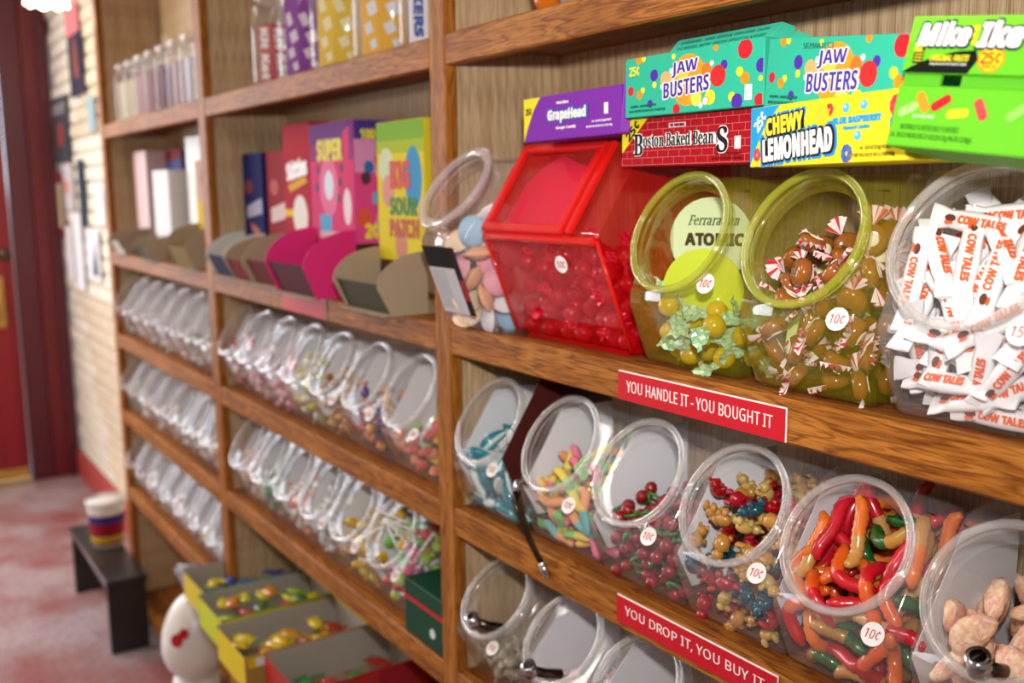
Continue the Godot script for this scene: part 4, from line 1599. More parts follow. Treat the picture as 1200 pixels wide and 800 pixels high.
	for q in [[286, 26, 13, 190, 44, 66], [486, 34, 22, 200, 52, 76], [486, 70, 20, 70, 96, 180], [344, 128, 19, 66, 92, 176], [28, 118, 15, 200, 60, 80]]:
		for k in 9:
			dot(art, q[0] + q[2] * 0.55 * cos(k * 0.7), q[1] + q[2] * 0.7 * sin(k * 0.7), q[2] * 0.42, rgb(q[3] + 12 * (k % 3), q[4] + 10 * (k % 3), q[5] + 10 * (k % 2)))
	for q in [[338, 26], [392, 24], [46, 78], [376, 90], [120, 136]]:
		dot(art, q[0], q[1], 11, rgb(92, 178, 226))
		dot(art, q[0] - 3, q[1] - 3, 4, rgb(190, 226, 244))
	o = carton("candy_carton", "yellow carton lettered CHEWY LEMONHEAD BLUE RASPBERRY under the teal carton", Vector3(0.196, 0.0530, 0.0016), Vector3(-0.559, 1.4955, 0.026), deg_to_rad(-12), deg_to_rad(0.4), paint("f0de28"), art)
	part(o, "tray", block(Vector3(0.194, 0.027, 0.105), 0.001), paint("f0de28"), T(0, 0.0135, -0.0545))
	for l in [["CHEWY", -0.047, 0.0360, 0.052, 0.0155, "f2d82c"], ["LEMONHEAD", -0.030, 0.0170, 0.094, 0.0200, "f4f0ea"]]:
		var tilt := Basis(Vector3.BACK, 0.07)
		lettering(o, l[0], l[3] * 1.10, l[4] * 1.42, Vector3(l[1], l[2], 0.0006), paint("2c8cd0"), "bold_out", tilt, 0.0004)
		part(o, "printed_plate", block(Vector3(l[3] * 1.0, l[4] * 0.9, 0.0003), 0.0), paint("101418"), Transform3D(tilt, Vector3(l[1], l[2], 0.0007)))
		lettering(o, l[0], l[3] * 1.05, l[4] * 1.20, Vector3(l[1], l[2], 0.0011), paint("101418"), "bold_out", tilt, 0.0004)
		lettering(o, l[0], l[3], l[4], Vector3(l[1], l[2], 0.0017), paint(l[5]), "bold_fat", tilt, 0.0003)
	part(o, "printed_lemon", disc(0.009, 0.0006), paint("e8c81c"), T(0.002, 0.0390, 0.0008))
	lettering(o, "25¢", 0.018, 0.010, Vector3(-0.083, 0.040, 0.0008), M.white, "bold", Basis(Vector3.BACK, 0.8))
	lettering(o, "BLUE RASPBERRY", 0.056, 0.0055, Vector3(0.044, 0.0335, 0.0008), paint("2a9cd8"), "bold_fat")
	lettering(o, "Flavored Candies", 0.030, 0.0035, Vector3(0.044, 0.0275, 0.0008), paint("2a9cd8"))
	lettering(o, "24 - 0.8 OZ (23g) BOXES", 0.034, 0.0038, Vector3(0.066, 0.0105, 0.0008), paint("8a7c28"), "sans")
	lettering(o, "NET WT 19.2 OZ (1 LB 3.2 OZ) 544g", 0.050, 0.0038, Vector3(0.062, 0.0050, 0.0008), paint("8a7c28"), "sans")
	mike_carton()


func boston(o: Node3D, m: Material, font: String, z: float, k: float) -> void:
	lettering(o, "B", 0.0145 * k, 0.0225 * k, Vector3(-0.068, 0.0230, z), m, font, Basis(), 0.0005)
	lettering(o, "oston Baked Bean", 0.104 * k, 0.0135 * k, Vector3(-0.0075, 0.0268, z), m, font, Basis(), 0.0005)
	lettering(o, "S", 0.0150 * k, 0.0250 * k, Vector3(0.0560, 0.0235, z), m, font, Basis(), 0.0005)


func jaw_art() -> Image:
	var im := canvas(640, 200, rgb(52, 184, 152))
	var red := rgb(226, 36, 50)
	var pur := rgb(84, 48, 172)
	var org := rgb(244, 146, 30)
	var yel := rgb(244, 226, 48)
	for q in [[28, 110, 16, red], [92, 112, 11, yel], [74, 126, 15, org], [150, 66, 20, pur], [152, 98, 11, yel], [130, 160, 14, pur], [262, 188, 18, red], [478, 64, 15, pur], [566, 26, 30, red], [545, 92, 15, yel], [568, 114, 19, org], [514, 166, 15, yel], [536, 182, 24, pur], [634, 82, 22, pur], [632, 120, 9, yel], [628, 184, 20, red], [70, 6, 16, org], [94, 4, 12, yel], [440, 6, 12, org], [418, 160, 24, yel], [400, 170, 15, org], [246, 14, 10, yel]]:
		dot(im, q[0], q[1], q[2], q[3])
	dot(im, 316, 96, 84, rgb(246, 158, 40))
	dot(im, 290, 70, 30, rgb(250, 204, 70))
	dot(im, 350, 150, 26, rgb(250, 190, 60))
	for q in [[208, 84, 26, rgb(244, 176, 110)], [400, 74, 24, rgb(240, 120, 40)], [452, 96, 34, rgb(222, 46, 48)], [356, 160, 24, rgb(246, 226, 90)]]:
		dot(im, q[0], q[1], q[2], q[3])
	for q in [[236, 60, 10], [190, 108, 9], [398, 170, 12], [246, 96, 8], [424, 54, 9], [376, 182, 10]]:
		dot(im, q[0], q[1], q[2], rgb(248, 244, 236))
	return im


func mike_carton() -> void:
	var art := canvas(512, 200, rgb(100, 188, 40))
	wedge(art, [Vector2(0, 0), Vector2(512, 0), Vector2(512, 40), Vector2(0, 90)], rgb(118, 206, 48))
	wedge(art, [Vector2(0, 200), Vector2(20, 178), Vector2(70, 140), Vector2(120, 122), Vector2(158, 118), Vector2(166, 150), Vector2(150, 200)], rgb(20, 24, 18))
	art.fill_rect(Rect2i(18, 84, 24, 84), rgb(28, 30, 16))
	for k in 4:
		art.fill_rect(Rect2i(20, 122 + k * 11, 20, 5), rgb(210, 190, 40))
	dot(art, 194, 146, 29, rgb(222, 80, 30), 48)
	dot(art, 194, 146, 26, rgb(244, 214, 40), 43)
	# at: middle of the lower front edge of the box, rolled a little clockwise
	var w := 0.165
	var o := thing("candy_carton", "bright green carton lettered MIKE AND IKE with a dispensing slot", "box", Vector3(-0.3775, 1.4965, 0.071))
	o.basis = Basis(Vector3.UP, deg_to_rad(4)) * Basis(Vector3.BACK, deg_to_rad(-7.0)) * Basis(Vector3.RIGHT, deg_to_rad(-8))
	var g := paint("62b826")
	# lower bin, its slot, upper hood
	part(o, "bin", block(Vector3(w, 0.043, 0.075), 0.0012), g, T(0, 0.0215, -0.0375))
	part(o, "slot_side", block(Vector3(0.028, 0.009, 0.003), 0.0), paint("58ac24"), T(-0.0685, 0.0470, -0.006))
	part(o, "slot_side", block(Vector3(0.122, 0.009, 0.003), 0.0), paint("58ac24"), T(0.0215, 0.0470, -0.006))
	part(o, "back_wall", block(Vector3(w, 0.011, 0.0015), 0.0), M.kraft, T(0, 0.0470, -0.0740))
	for s in [-1.0, 1.0]:
		part(o, "side_wall", block(Vector3(0.0015, 0.011, 0.064), 0.0), g, T(s * (w / 2 - 0.001), 0.0470, -0.0410))
	part(o, "hood", block(Vector3(w, 0.039, 0.075), 0.0012), g, T(0, 0.0705, -0.0375))
	var hood := panel(o, "printed_front", w - 0.001, 0.038, print_mat(art), T(0, 0.0705, 0.0005))
	for l in [["Mike", -0.0555, 0.037, 0.0165], ["Ike", -0.0160, 0.030, 0.0175]]:
		lettering(hood, l[0], l[2] * 1.09, l[3] * 1.2, Vector3(l[1], 0.007, 0.0005), paint("1c1430"), "bold_out", Basis(), 0.0003, 0.15)
		lettering(hood, l[0], l[2], l[3], Vector3(l[1], 0.007, 0.0010), M.white, "bold_fat", Basis(), 0.0003, 0.15)
	lettering(hood, "and", 0.013, 0.005, Vector3(-0.0342, 0.006, 0.0014), paint("ece030"), "bold", Basis(Vector3.BACK, PI / 2), 0.0003)
	lettering(hood, "ORIGINAL FRUITS", 0.028, 0.0042, Vector3(-0.0490, -0.0090, 0.0006), paint("e8e030"), "bold", Basis(), 0.0003, 0.2)
	lettering(hood, "Chewy Assorted Fruit Flavored Candies", 0.027, 0.0020, Vector3(-0.0490, -0.0132, 0.0006), M.white, "sans", Basis(), 0.0003)
	lettering(hood, "80", 0.006, 0.006, Vector3(-0.0735, -0.002, 0.0006), paint("e8e030"), "bold", Basis(), 0.0003)
	lettering(hood, "25¢", 0.0135, 0.0075, Vector3(-0.0200, -0.0085, 0.0006), paint("d8361c"), "bold", Basis(), 0.0003)
	lettering(hood, "EACH", 0.009, 0.0026, Vector3(-0.0200, -0.0140, 0.0006), paint("d8361c"), "bold", Basis(), 0.0003)
	if not meshes.has("pill"):
		var st := begin()
		add_tube(st, [Vector3(-0.0098, 0, 0), Vector3(-0.0088, 0, 0), Vector3(-0.007, 0, 0), Vector3(0.007, 0, 0), Vector3(0.0088, 0, 0), Vector3(0.0098, 0, 0)], [0.0012, 0.0028, 0.0038, 0.0038, 0.0028, 0.0012], 12)
		meshes.pill = done(st)
	var pills := [["a0e074", -0.0710, 0.0260, 0.50], ["f08c28", -0.0610, 0.0315, -1.0], ["d8242c", -0.0475, 0.0315, 0.60], ["f0d02c", -0.0340, 0.0250, 0.15], ["e84848", -0.0185, 0.0285, -1.05], ["88d858", 0.0060, 0.028, 0.7], ["f08c28", 0.034, 0.028, -0.6]]
	for q in pills:
		part(o, "printed_sweet", meshes.pill, paint(q[0]), Transform3D(Basis(Vector3.BACK, q[3]) * Basis.from_scale(Vector3(0.78, 0.85, 0.12)), Vector3(q[1], q[2], 0.0004)))
	lettering(o, "NATURALLY & ARTIFICIALLY FLAVORED", 0.043, 0.0038, Vector3(-0.0520, 0.0140, 0.0004), paint("2a6c18"), "sans", Basis(), 0.0003)
	lettering(o, "24-.78 OZ PACKS (18.72 OZ) [24-22g PACKS (528g)]", 0.060, 0.0045, Vector3(-0.0500, 0.0075, 0.0004), paint("1c4c10"), "sans", Basis(), 0.0003)
	lettering(o, "JELLY BEAN CANDY", 0.016, 0.0030, Vector3(-0.0580, 0.0215, 0.0006), paint("d8f0c8"), "sans", Basis(), 0.0003)


# ---------------------------------------------------------------- tall tubs on the top shelf
func tub_mesh(key: String, r: float, h: float) -> ArrayMesh:
	if not meshes.has(key):
		meshes[key] = lathe([Vector2(0, 0.001), Vector2(r * 0.92, 0.001), Vector2(r, 0.008), Vector2(r, h * 0.80), Vector2(r * 0.94, h * 0.86), Vector2(r * 0.80, h * 0.90), Vector2(r * 0.80, h * 0.915)], 28)
		meshes[key + "rim"] = lathe([Vector2(r * 0.80, h * 0.91), Vector2(r * 0.88, h * 0.915), Vector2(r * 0.88, h), Vector2(r * 0.84, h), Vector2(r * 0.76, h), Vector2(r * 0.76, h * 0.91)], 28)
	return meshes[key]


func bar_wrap(at: Vector3, size: Vector3, hex: String, text: String, ink: String, label: String, group: String, roll := 0.0, turn := 0.6) -> void:
	var o := thing("candy_bar", label, "candy bar", at, turn, group)
	o.basis = Basis(Vector3.UP, turn) * Basis(Vector3.BACK, roll)
	part(o, "wrapper", block(size, 0.004), vivid(hex) if text else paint(hex), T(0, size.y / 2, 0))
	if text:
		lettering(o, text, size.y * 0.86, size.x * 0.60, Vector3(0, size.y * 0.5, size.z / 2 + 0.0008), paint(ink), "bold_fat", Basis(Vector3.BACK, -PI / 2), 0.0008, 0.12)
	elif ink:
		# an unreadable print: a pale band and a few patches
		for q in [[-0.2, 0.72, 0.36, 0.16], [0.1, 0.5, 0.5, 0.14], [-0.1, 0.3, 0.4, 0.12], [0.15, 0.13, 0.34, 0.10]]:
			part(o, "printed_patch", block(Vector3(size.x * q[2], size.y * q[3], 0.0006), 0.0), paint(ink), Transform3D(Basis(Vector3.BACK, 0.35), Vector3(size.x * q[0], size.y * q[1], size.z / 2 + 0.0003)))


func make_tubs() -> void:
	var y: float = SHELF[0]
	var tubs := [
		[-2.030, "b81820", "Kit Kat", "e8e4e0", "red", 0.115],
		[-1.880, "7c1c90", "", "d8c8dc", "purple", 0.145],
		[-1.720, "dcb818", "", "e8e0b0", "yellow", 0.148],
		[-1.540, "e0a818", "", "d8d8e0", "orange-yellow", 0.148],
		[-1.375, "e8e4ea", "SNICKERS", "2c3c9c", "white and blue", 0.148],
	]
	for t in tubs:
		var o := thing("candy_tub", "tall clear tub of %s candy bars on the top shelf" % t[4], "jar", Vector3(t[0], y, -0.082))
		part(o, "shell", tub_mesh("tub", 0.068, 0.185), M.tub)
		part(o, "rim", meshes.tubrim, M.clear_rim)
		for k in 3:
			var a := -0.55 + k * 0.85
			var pos: Vector3 = o.position + Vector3(sin(a) * 0.044, 0.004, cos(a) * 0.044)
			bar_wrap(pos, Vector3(0.042 if t[2] != "SNICKERS" else 0.032, t[5] + 0.004 * (k % 2), 0.010), t[1], t[2], t[3], "%s wrapped candy bar standing in a tall clear tub" % t[4], "%s candy bars" % t[4], (k - 1) * 0.05, a)
	# far bay: a row of narrower tubs
	var cols := ["d8c8a8", "c8b498", "b88890", "8c5c64", "74485c", "c0a8b0", "d0d4dc", "b01c30"]
	var words := ["cream", "tan", "rose", "brown", "plum", "mauve", "silver", "crimson"]
	for k in 8:
		var x := -3.33 + k * 0.122
		var o := thing("candy_tub", "narrow clear tub of %s sticks on the top shelf of the far bay" % words[k], "jar", Vector3(x, y, -0.075))
		part(o, "shell", tub_mesh("tub_small", 0.052, 0.178), M.tub)
		part(o, "rim", meshes.tub_smallrim, M.clear_rim)
		for i in 3:
			var a := -0.7 + i * 0.8
			bar_wrap(o.position + Vector3(sin(a) * 0.030, 0.004, cos(a) * 0.030), Vector3(0.026, 0.120, 0.010), cols[k], "", "", "%s stick standing in a narrow clear tub" % words[k], "%s sticks" % words[k], (i - 1) * 0.05, a)
	# top shelf of the bay with the tinted jars: bags seen over the rail
	for q in [[-1.065, "e07820", "orange candy bag standing on the top shelf above the purple carton"], [-1.015, "a8a4b8", "silver candy bag standing on the top shelf above the purple carton"], [-0.92, "d8d4d0", "white candy bag lying on the top shelf above the purple carton"]]:
		var bag := thing("candy_bag", q[2], "bag", Vector3(q[0], y, -0.06), 0.3)
		var st := begin()
		add_ball(st, Vector3(0, 0.055, 0), Vector3(0.026, 0.050, 0.018), 14, 8)
		add_plate(st, PackedVector2Array([Vector2(-0.024, 0.095), Vector2(0.024, 0.095), Vector2(0.026, 0.115), Vector2(-0.026, 0.115)]), 0.002)
		add_plate(st, PackedVector2Array([Vector2(-0.026, 0.0), Vector2(0.026, 0.0), Vector2(0.024, 0.014), Vector2(-0.024, 0.014)]), 0.002)
		part(bag, "pouch", done(st), vivid(q[1]))


# ---------------------------------------------------------------- open display cartons
func display_carton(label: String, x: float, w: float, h: float, front: float, depth: float, hex: String, flap_hex: String, tray: Vector3, art: Image, side_art: Image = null, cheek_m: Material = null) -> Node3D:
	# x: middle; the tall box stands with its front at z = front; the tray sticks out by tray.z, tray.y high
	var o := thing("display_carton", label, "box", Vector3(x, 1.2854, front))
	var body := paint(hex)
	part(o, "hood", block(Vector3(w, h - tray.y * 0.9, depth), 0.001), body, T(0, tray.y * 0.9 + (h - tray.y * 0.9) / 2, -depth / 2))
	if art:
		panel(o, "printed_front", w - 0.002, h - tray.y * 0.9 - 0.002, print_mat(art), T(0, tray.y * 0.9 + (h - tray.y * 0.9) / 2, 0.0006))
	if side_art:
		panel(o, "printed_side", depth - 0.002, h - tray.y * 0.9 - 0.002, print_mat(side_art), Transform3D(Basis(Vector3.UP, PI / 2), Vector3(w / 2 + 0.0006, tray.y * 0.9 + (h - tray.y * 0.9) / 2, -depth / 2)))
	# tray: floor, front, two rounded cheeks; inside it is bare board
	var tw := tray.x
	part(o, "tray_floor", block(Vector3(tw, 0.0015, tray.z + depth), 0.0), M.kraft, T(0, 0.001, (tray.z - depth) / 2))
	part(o, "tray_back", block(Vector3(tw, tray.y, 0.0015), 0.0), M.kraft, T(0, tray.y / 2, -depth + 0.002))
	var fh := tray.y * 0.62
	part(o, "tray_front", block(Vector3(tw, fh, 0.0015), 0.0), paint(flap_hex), Transform3D(Basis(Vector3.RIGHT, 0.42), Vector3(0, fh * 0.46, tray.z - 0.006)))
	var pts := [Vector2(0, 0), Vector2(tray.z - 0.012, 0)]
	for k in 9:
		var a := PI / 2 * k / 8.0
		pts.append(Vector2(lerpf(0.0, tray.z + 0.012, cos(a)), fh * 0.85 + (tray.y * 1.15 - fh * 0.85) * sin(a)))
	for s in [-1.0, 1.0]:
		var flat := []
		for p in pts:
			flat.append(Vector2(-p.x, p.y))
		var cheek := part(o, "tray_cheek", plate(flat, 0.0014), cheek_m if cheek_m else M.kraft)
		cheek.transform = Transform3D(facing_x(), Vector3(s * tw / 2, 0, 0))
	return o


func make_display_cartons() -> void:
	var art := canvas(64, 160, rgb(36, 38, 92))
	dot(art, 20, 60, 14, rgb(120, 60, 70))
	wedge(art, [Vector2(10, 96), Vector2(60, 80), Vector2(60, 108), Vector2(10, 118)], rgb(170, 170, 190))
	wedge(art, [Vector2(20, 124), Vector2(50, 138), Vector2(50, 156), Vector2(24, 140)], rgb(190, 110, 110))
	display_carton("navy display carton with a pale open flap, first in the middle bay", -2.235, 0.130, 0.275, -0.070, 0.10, "24265c", "2c2e50", Vector3(0.130, 0.085, 0.085), art, null, paint("d4d0c8"))
	art = canvas(64, 160, rgb(150, 40, 48))
	dot(art, 24, 60, 14, rgb(190, 100, 100))
	wedge(art, [Vector2(10, 96), Vector2(60, 84), Vector2(60, 112), Vector2(10, 122)], rgb(220, 200, 196))
	display_carton("dull red display carton with a maroon tray beside the navy carton", -2.103, 0.118, 0.275, -0.078, 0.09, "96282e", "7c1c28", Vector3(0.118, 0.080, 0.095), art)
	art = canvas(128, 192, rgb(176, 32, 46))
	dot(art, 74, 146, 34, rgb(236, 228, 222))
	art.fill_rect(Rect2i(0, 136, 40, 12), rgb(230, 190, 40))
	wedge(art, [Vector2(20, 96), Vector2(100, 82), Vector2(110, 92), Vector2(30, 108)], rgb(220, 170, 60))
	var o := display_carton("tall red display carton with white lettering and a white circle", -1.962, 0.150, 0.325, -0.070, 0.11, "b0202e", "6c2024", Vector3(0.150, 0.090, 0.085), art)
	lettering(o, "Skittles", 0.11, 0.038, Vector3(0, 0.235, 0.0012), M.white, "bold_fat", Basis(Vector3.BACK, 0.12), 0.0006)
	# pink and purple carton
	art = canvas(256, 224, rgb(214, 66, 120))
	for y in 70:
		art.fill_rect(Rect2i(0, y, 256, 1), rgb(112, 62, 130) if y < 40 else rgb(150, 64, 128))
	dot(art, 110, 120, 56, rgb(226, 120, 160))
	dot(art, 112, 116, 28, rgb(222, 230, 242))
	wedge(art, [Vector2(200, 20), Vector2(236, 10), Vector2(226, 110), Vector2(196, 116)], rgb(216, 70, 110))
	art.fill_rect(Rect2i(50, 172, 70, 40), rgb(96, 170, 214))
	art.fill_rect(Rect2i(44, 204, 120, 14), rgb(230, 190, 206))
	dot(art, 216, 156, 22, rgb(236, 222, 226), 34)
	for q in [[40, 120], [180, 110], [50, 86], [170, 140], [190, 84]]:
		dot(art, q[0], q[1], 9, rgb(60, 80, 110))
	var sart := canvas(160, 224, rgb(226, 76, 146))
	sart.fill_rect(Rect2i(0, 0, 160, 34), rgb(78, 60, 150))
	for k in 60:
		sart.fill_rect(Rect2i(0, 34 + k, 160, 1), rgb(222, 150, 200))
	for q in [[34, 84, 12, rgb(60, 110, 190)], [58, 70, 10, rgb(190, 40, 60)], [26, 104, 12, rgb(80, 60, 80)], [60, 96, 10, rgb(220, 230, 240)], [20, 176, 18, rgb(228, 92, 70)]]:
		dot(sart, q[0], q[1], q[2], q[3])
	sart.fill_rect(Rect2i(40, 130, 90, 22), rgb(110, 180, 226))
	dot(sart, 80, 196, 34, rgb(240, 170, 206), 50)
	dot(sart, 80, 192, 24, rgb(230, 96, 158), 40)
	o = display_carton("pink and purple display carton lettered SUPER with a magenta flap", -1.752, 0.200, 0.315, -0.055, 0.135, "d84a8c", "5c2c38", Vector3(0.190, 0.105, 0.090), art, sart, paint("e0307c"))
	lettering(o, "SUPER", 0.115, 0.040, Vector3(-0.005, 0.265, 0.0012), paint("e8d83c"), "bold_fat", Basis(), 0.0006)
	lettering(o, "S", 0.030, 0.040, Vector3(0.1012, 0.262, -0.085), paint("f0e43c"), "bold_fat", Basis(Vector3.UP, PI / 2), 0.0006)
	lettering(o, "100", 0.030, 0.018, Vector3(0.1012, 0.290, -0.028), paint("f0e43c"), "bold_fat", Basis(Vector3.UP, PI / 2), 0.0006)
	lettering(o, "2¢", 0.026, 0.028, Vector3(0.1012, 0.118, -0.030), paint("f0e43c"), "bold_fat", Basis(Vector3.UP, PI / 2), 0.0006)
	# green and yellow carton
	art = canvas(192, 224, rgb(220, 200, 50))
	for y in 50:
		art.fill_rect(Rect2i(0, y, 192, 1), rgb(130, 176, 60) if y < 30 else rgb(170, 188, 56))
	dot(art, 40, 70, 30, rgb(206, 214, 180))
	dot(art, 46, 110, 26, rgb(214, 150, 140))
	dot(art, 150, 90, 34, rgb(74, 150, 196), 50)
	dot(art, 96, 196, 26, rgb(206, 140, 120))
	o = display_carton("lime and yellow display carton lettered BIG SOUR PATCH by the oak post", -1.445, 0.165, 0.300, -0.040, 0.12, "d8c430", "4c4a38", Vector3(0.165, 0.085, 0.075), art)
	lettering(o, "BIG", 0.070, 0.045, Vector3(0.0, 0.215, 0.0012), paint("c83c2c"), "bold_fat", Basis(), 0.0006)
	lettering(o, "SOUR", 0.095, 0.030, Vector3(0.01, 0.165, 0.0012), paint("3c7c2c"), "bold_fat", Basis(), 0.0006)
	lettering(o, "PATCH", 0.100, 0.030, Vector3(0.01, 0.130, 0.0012), paint("b8482c"), "bold_fat", Basis(), 0.0006)
	# far bay
	display_carton("white display carton with a pink edge and a pale open flap in the far bay", -3.27, 0.150, 0.315, -0.070, 0.11, "dcbcbc", "c8c2b8", Vector3(0.150, 0.070, 0.085), null)
	art = canvas(96, 160, rgb(76, 84, 140))
	art.fill_rect(Rect2i(0, 0, 96, 18), rgb(140, 36, 44))
	dot(art, 48, 60, 26, rgb(40, 48, 110))
	display_carton("blue display carton with a red top behind a white box in the far bay", -3.09, 0.170, 0.315, -0.125, 0.06, "4c548c", "5c5850", Vector3(0.180, 0.050, 0.060), art)
	display_carton("plain white display carton with a grey tray in the far bay", -2.92, 0.170, 0.250, -0.040, 0.05, "e2e0e0", "54504c", Vector3(0.150, 0.060, 0.060), null)
	var blank := thing("white_card", "bright white card standing up behind the far bay cartons", "card", Vector3(-2.72, 1.2854, -0.085), 0.1)
	part(blank, "card", block(Vector3(0.130, 0.335, 0.002), 0.0), M.white, T(0, 0.1675, 0))
	art = canvas(96, 160, rgb(196, 164, 140))
	art.fill_rect(Rect2i(0, 90, 96, 70), rgb(214, 180, 60))
	dot(art, 46, 40, 26, rgb(176, 120, 130))
	display_carton("tan and yellow display carton with an open brown tray in the far bay", -2.545, 0.200, 0.270, -0.060, 0.11, "c8a890", "8c7448", Vector3(0.190, 0.095, 0.080), art)


# ---------------------------------------------------------------- open trays on the shelf below the jars
func open_tray(label: String, x: float, w: float, z1: float, h: float, hex: String, edge: String, sweets: Array, words: String, fill: float) -> void:
	var y: float = SHELF[4]
	var d := 0.27
	var o := thing("open_carton", label, "box", Vector3(x, y, z1 - d / 2))
	var side := paint(hex)
	for s in [-1.0, 1.0]:
		var wall := part(o, "side_wall", block(Vector3(0.002, h, d), 0.0), side, T(s * (w / 2 - 0.001), h / 2, 0))
		part(wall, "bare_board", block(Vector3(0.0008, h - 0.001, d - 0.004), 0.0), M.grey_board, T(-s * 0.0016, 0, 0))
		var e := part(o, "end_wall", block(Vector3(w - 0.004, h * (0.92 if s > 0 else 1.0), 0.002), 0.0), paint(edge), T(0, h * (0.46 if s > 0 else 0.5), s * (d / 2 - 0.001)))
		part(e, "bare_board", block(Vector3(w - 0.006, h * 0.9, 0.0008), 0.0), M.grey_board, T(0, 0, -s * 0.0016))
	part(o, "bottom", block(Vector3(w - 0.004, 0.002, d - 0.004), 0.0), M.kraft, T(0, 0.001, 0))
	var flap := part(o, "front_flap", block(Vector3(0.0016, h * 0.30, d * 0.55), 0.0), paint(edge), Transform3D(Basis(), Vector3(w / 2 + 0.0012, h * 0.8, d * 0.2)))
	part(flap, "printed_panel", block(Vector3(0.0008, h * 0.22, d * 0.14), 0.0), M.paper, T(0.0012, 0, d * 0.15))
	if sweets.is_empty():
		return
	var n := 14
	for i in n:
		var hexs: String = sweets[i % sweets.size()]
		var p := Vector3(x + rng.randf_range(-1, 1) * (w / 2 - 0.034), y + fill * h + 0.006 * (i % 3), z1 - 0.03 - (d - 0.06) * i / float(n))
		var b := Basis(Vector3.UP, rng.randf_range(-0.7, 0.7)) * Basis(Vector3.RIGHT, rng.randf_range(-0.25, 0.25))
		if not meshes.has("packet"):
			var st := begin()
			st.set_smooth_group(0)
			add_ball(st, Vector3.ZERO, Vector3(0.026, 0.006, 0.016), 12, 6)
			add_block(st, Vector3(0.006, 0.001, 0.030), 0.0, T(0.026, 0, 0))
			add_block(st, Vector3(0.006, 0.001, 0.030), 0.0, T(-0.026, 0, 0))
			meshes.packet = done(st)
		sweet("candy_packet", words, "candy", "packets in the " + label, meshes.packet, vivid(hexs), Transform3D(b, p))


func make_trays() -> void:
	open_tray("blue and yellow open carton of packets, beside the white egg jar", -2.305, 0.170, 0.100, 0.068, "3a78b8", "d8c030", ["d8c82c", "2c58a8", "e0d040", "3a6cc0"], "blue or yellow packet in the blue and yellow open carton", 0.35)
	open_tray("lime and yellow open carton of packets between two other open cartons", -2.120, 0.168, 0.116, 0.072, "8c9838", "c8d028", ["a8c828", "e0c828", "d88428", "c83c60", "d0d42c", "4c6c3c"], "lime, yellow or pink packet in the lime open carton", 0.70)
	open_tray("yellow open carton of yellow packets with a pale printed panel", -1.925, 0.180, 0.132, 0.074, "b08c48", "e0c41c", ["e8c020", "e8cc2c", "d89820", "a83c28", "e8c428"], "yellow packet in the yellow open carton", 0.55)
	open_tray("grey board open carton with red trim, nearly empty, next to the yellow carton", -1.715, 0.190, 0.100, 0.085, "a02830", "b8342c", ["3c8c3c", "c83030"], "green or red packet in the grey open carton", 0.15)


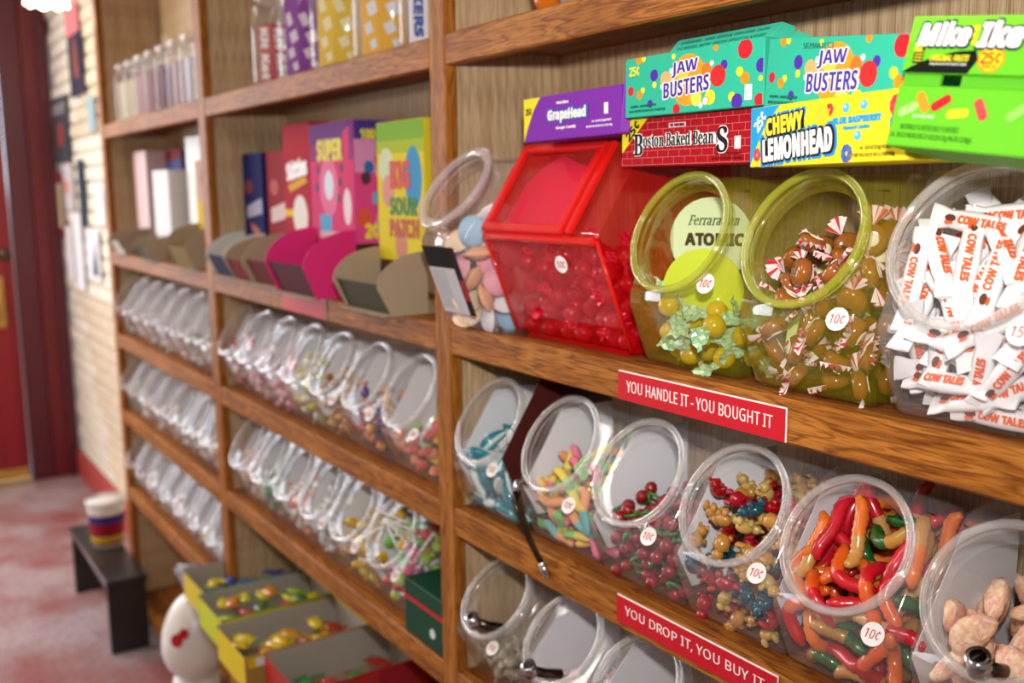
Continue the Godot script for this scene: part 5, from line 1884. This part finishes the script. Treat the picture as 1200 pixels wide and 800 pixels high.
# ---------------------------------------------------------------- things near the floor
func make_floor_things() -> void:
	# black step bench
	var st := thing("step_stool", "low black step bench on the red floor at the shelf's end", "stool", Vector3(-3.55, 0, 0.066))
	part(st, "top_board", block(Vector3(0.645, 0.022, 0.128), 0.004), M.black, T(0, 0.239, 0))
	for s in [-1.0, 1.0]:
		part(st, "end_panel", block(Vector3(0.020, 0.228, 0.120), 0.003), M.black, T(s * 0.300, 0.114, 0))
	part(st, "stretcher", block(Vector3(0.58, 0.05, 0.016), 0.002), M.black, T(0, 0.12, 0))
	part(st, "edge_strip", block(Vector3(0.645, 0.006, 0.004), 0.001), M.chrome, T(0, 0.249, 0.0645))
	# bucket on the bench
	var b := thing("candy_bucket", "white lidded bucket with a red and blue label on the black bench", "bucket", Vector3(-3.600, 0.2505, 0.045))
	part(b, "pail", lathe([Vector2(0, 0.0), Vector2(0.050, 0.0), Vector2(0.062, 0.150), Vector2(0.062, 0.155)], 32), M.white)
	part(b, "label_wrap", lathe([Vector2(0.0515, 0.010), Vector2(0.0615, 0.118)], 32), paint("9c1c34"))
	part(b, "label_band", lathe([Vector2(0.0535, 0.020), Vector2(0.0552, 0.042)], 32), paint("c8a838"))
	part(b, "label_band", lathe([Vector2(0.0598, 0.090), Vector2(0.0616, 0.112)], 32), paint("2c3c88"))
	part(b, "lid", lathe([Vector2(0.060, 0.148), Vector2(0.068, 0.148), Vector2(0.070, 0.154), Vector2(0.070, 0.166), Vector2(0.066, 0.170), Vector2(0.0, 0.168)], 32), M.clear_rim)
	part(b, "lid_disc", lathe([Vector2(0.0, 0.160), Vector2(0.060, 0.160), Vector2(0.060, 0.156), Vector2(0, 0.156)], 32), M.white)
	# white egg-shaped jar with a silver bow
	var e := thing("egg_jar", "white ceramic egg-shaped jar with red flowers and a silver bow on top", "jar", Vector3(-2.640, SHELF[5] + 0.0005, 0.018))
	part(e, "foot_ring", lathe([Vector2(0, 0), Vector2(0.062, 0.0), Vector2(0.064, 0.004), Vector2(0.062, 0.036), Vector2(0.054, 0.044), Vector2(0, 0.044)], 36), M.white)
	var prof := []
	for i in 21:
		var a := PI * i / 20.0 - PI / 2
		prof.append(Vector2(0.086 * cos(a) * (1.0 - 0.16 * sin(a)) if i > 0 and i < 20 else 0.0, 0.158 + 0.125 * sin(a)))
	part(e, "shell", lathe(prof, 40), mat(rgb(236, 232, 226), 0.25))
	for q in [[0.75, 0.18, 0.018], [1.0, 0.20, 0.014], [0.9, 0.155, 0.012]]:
		part(e, "flower", disc(0.018, 0.0012), paint("b82430"), Transform3D(Basis(Vector3.UP, q[0]) * Basis(Vector3.RIGHT, -0.2) * Basis.from_scale(Vector3.ONE * q[2] / 0.018), Vector3(sin(q[0]) * 0.0835, q[1], cos(q[0]) * 0.0835)))
	for k in 5:
		part(e, "foot_dot", disc(0.008, 0.001), paint("c43038"), Transform3D(Basis(Vector3.UP, k * 0.5), Vector3(sin(k * 0.5) * 0.0636, 0.020, cos(k * 0.5) * 0.0636)))
	for k in 7:
		var c := crumple("bow%d" % (k % 3), Color(1, 1, 1), Color(0.8, 0.8, 0.8), 0.075)
		part(e, "bow_loop", c, mat(rgb(226, 226, 232), 0.25, 0.5), Transform3D(Basis(Vector3.UP, k * 0.9) * Basis(Vector3.BACK, 0.9 + 0.12 * k), Vector3(0, 0.278, 0)))
	# things on the bottom shelf of the middle bay
	for k in 4:
		var bag := thing("clear_bag", "clear bag of pale sweets on the bottom shelf below the open cartons", "bag", Vector3(-2.40 + 0.115 * k + (0.15 if k == 0 else 0.15), SHELF[5], -0.05), 0.3 * k, "clear bags on the bottom shelf")
		var sb := begin()
		add_ball(sb, Vector3(0, 0.075, 0), Vector3(0.05, 0.075, 0.035), 16, 10)
		part(bag, "pouch", done(sb), [paint("b8b2ac"), paint("8c8480"), paint("c8bcb4"), paint("9c8c7c")][k])
		var tie := begin()
		add_tube(tie, [Vector3(0, 0.14, 0), Vector3(0, 0.155, 0), Vector3(0, 0.18, 0)], [0.012, 0.007, 0.028], 12)
		part(bag, "gathered_top", done(tie), M.film)
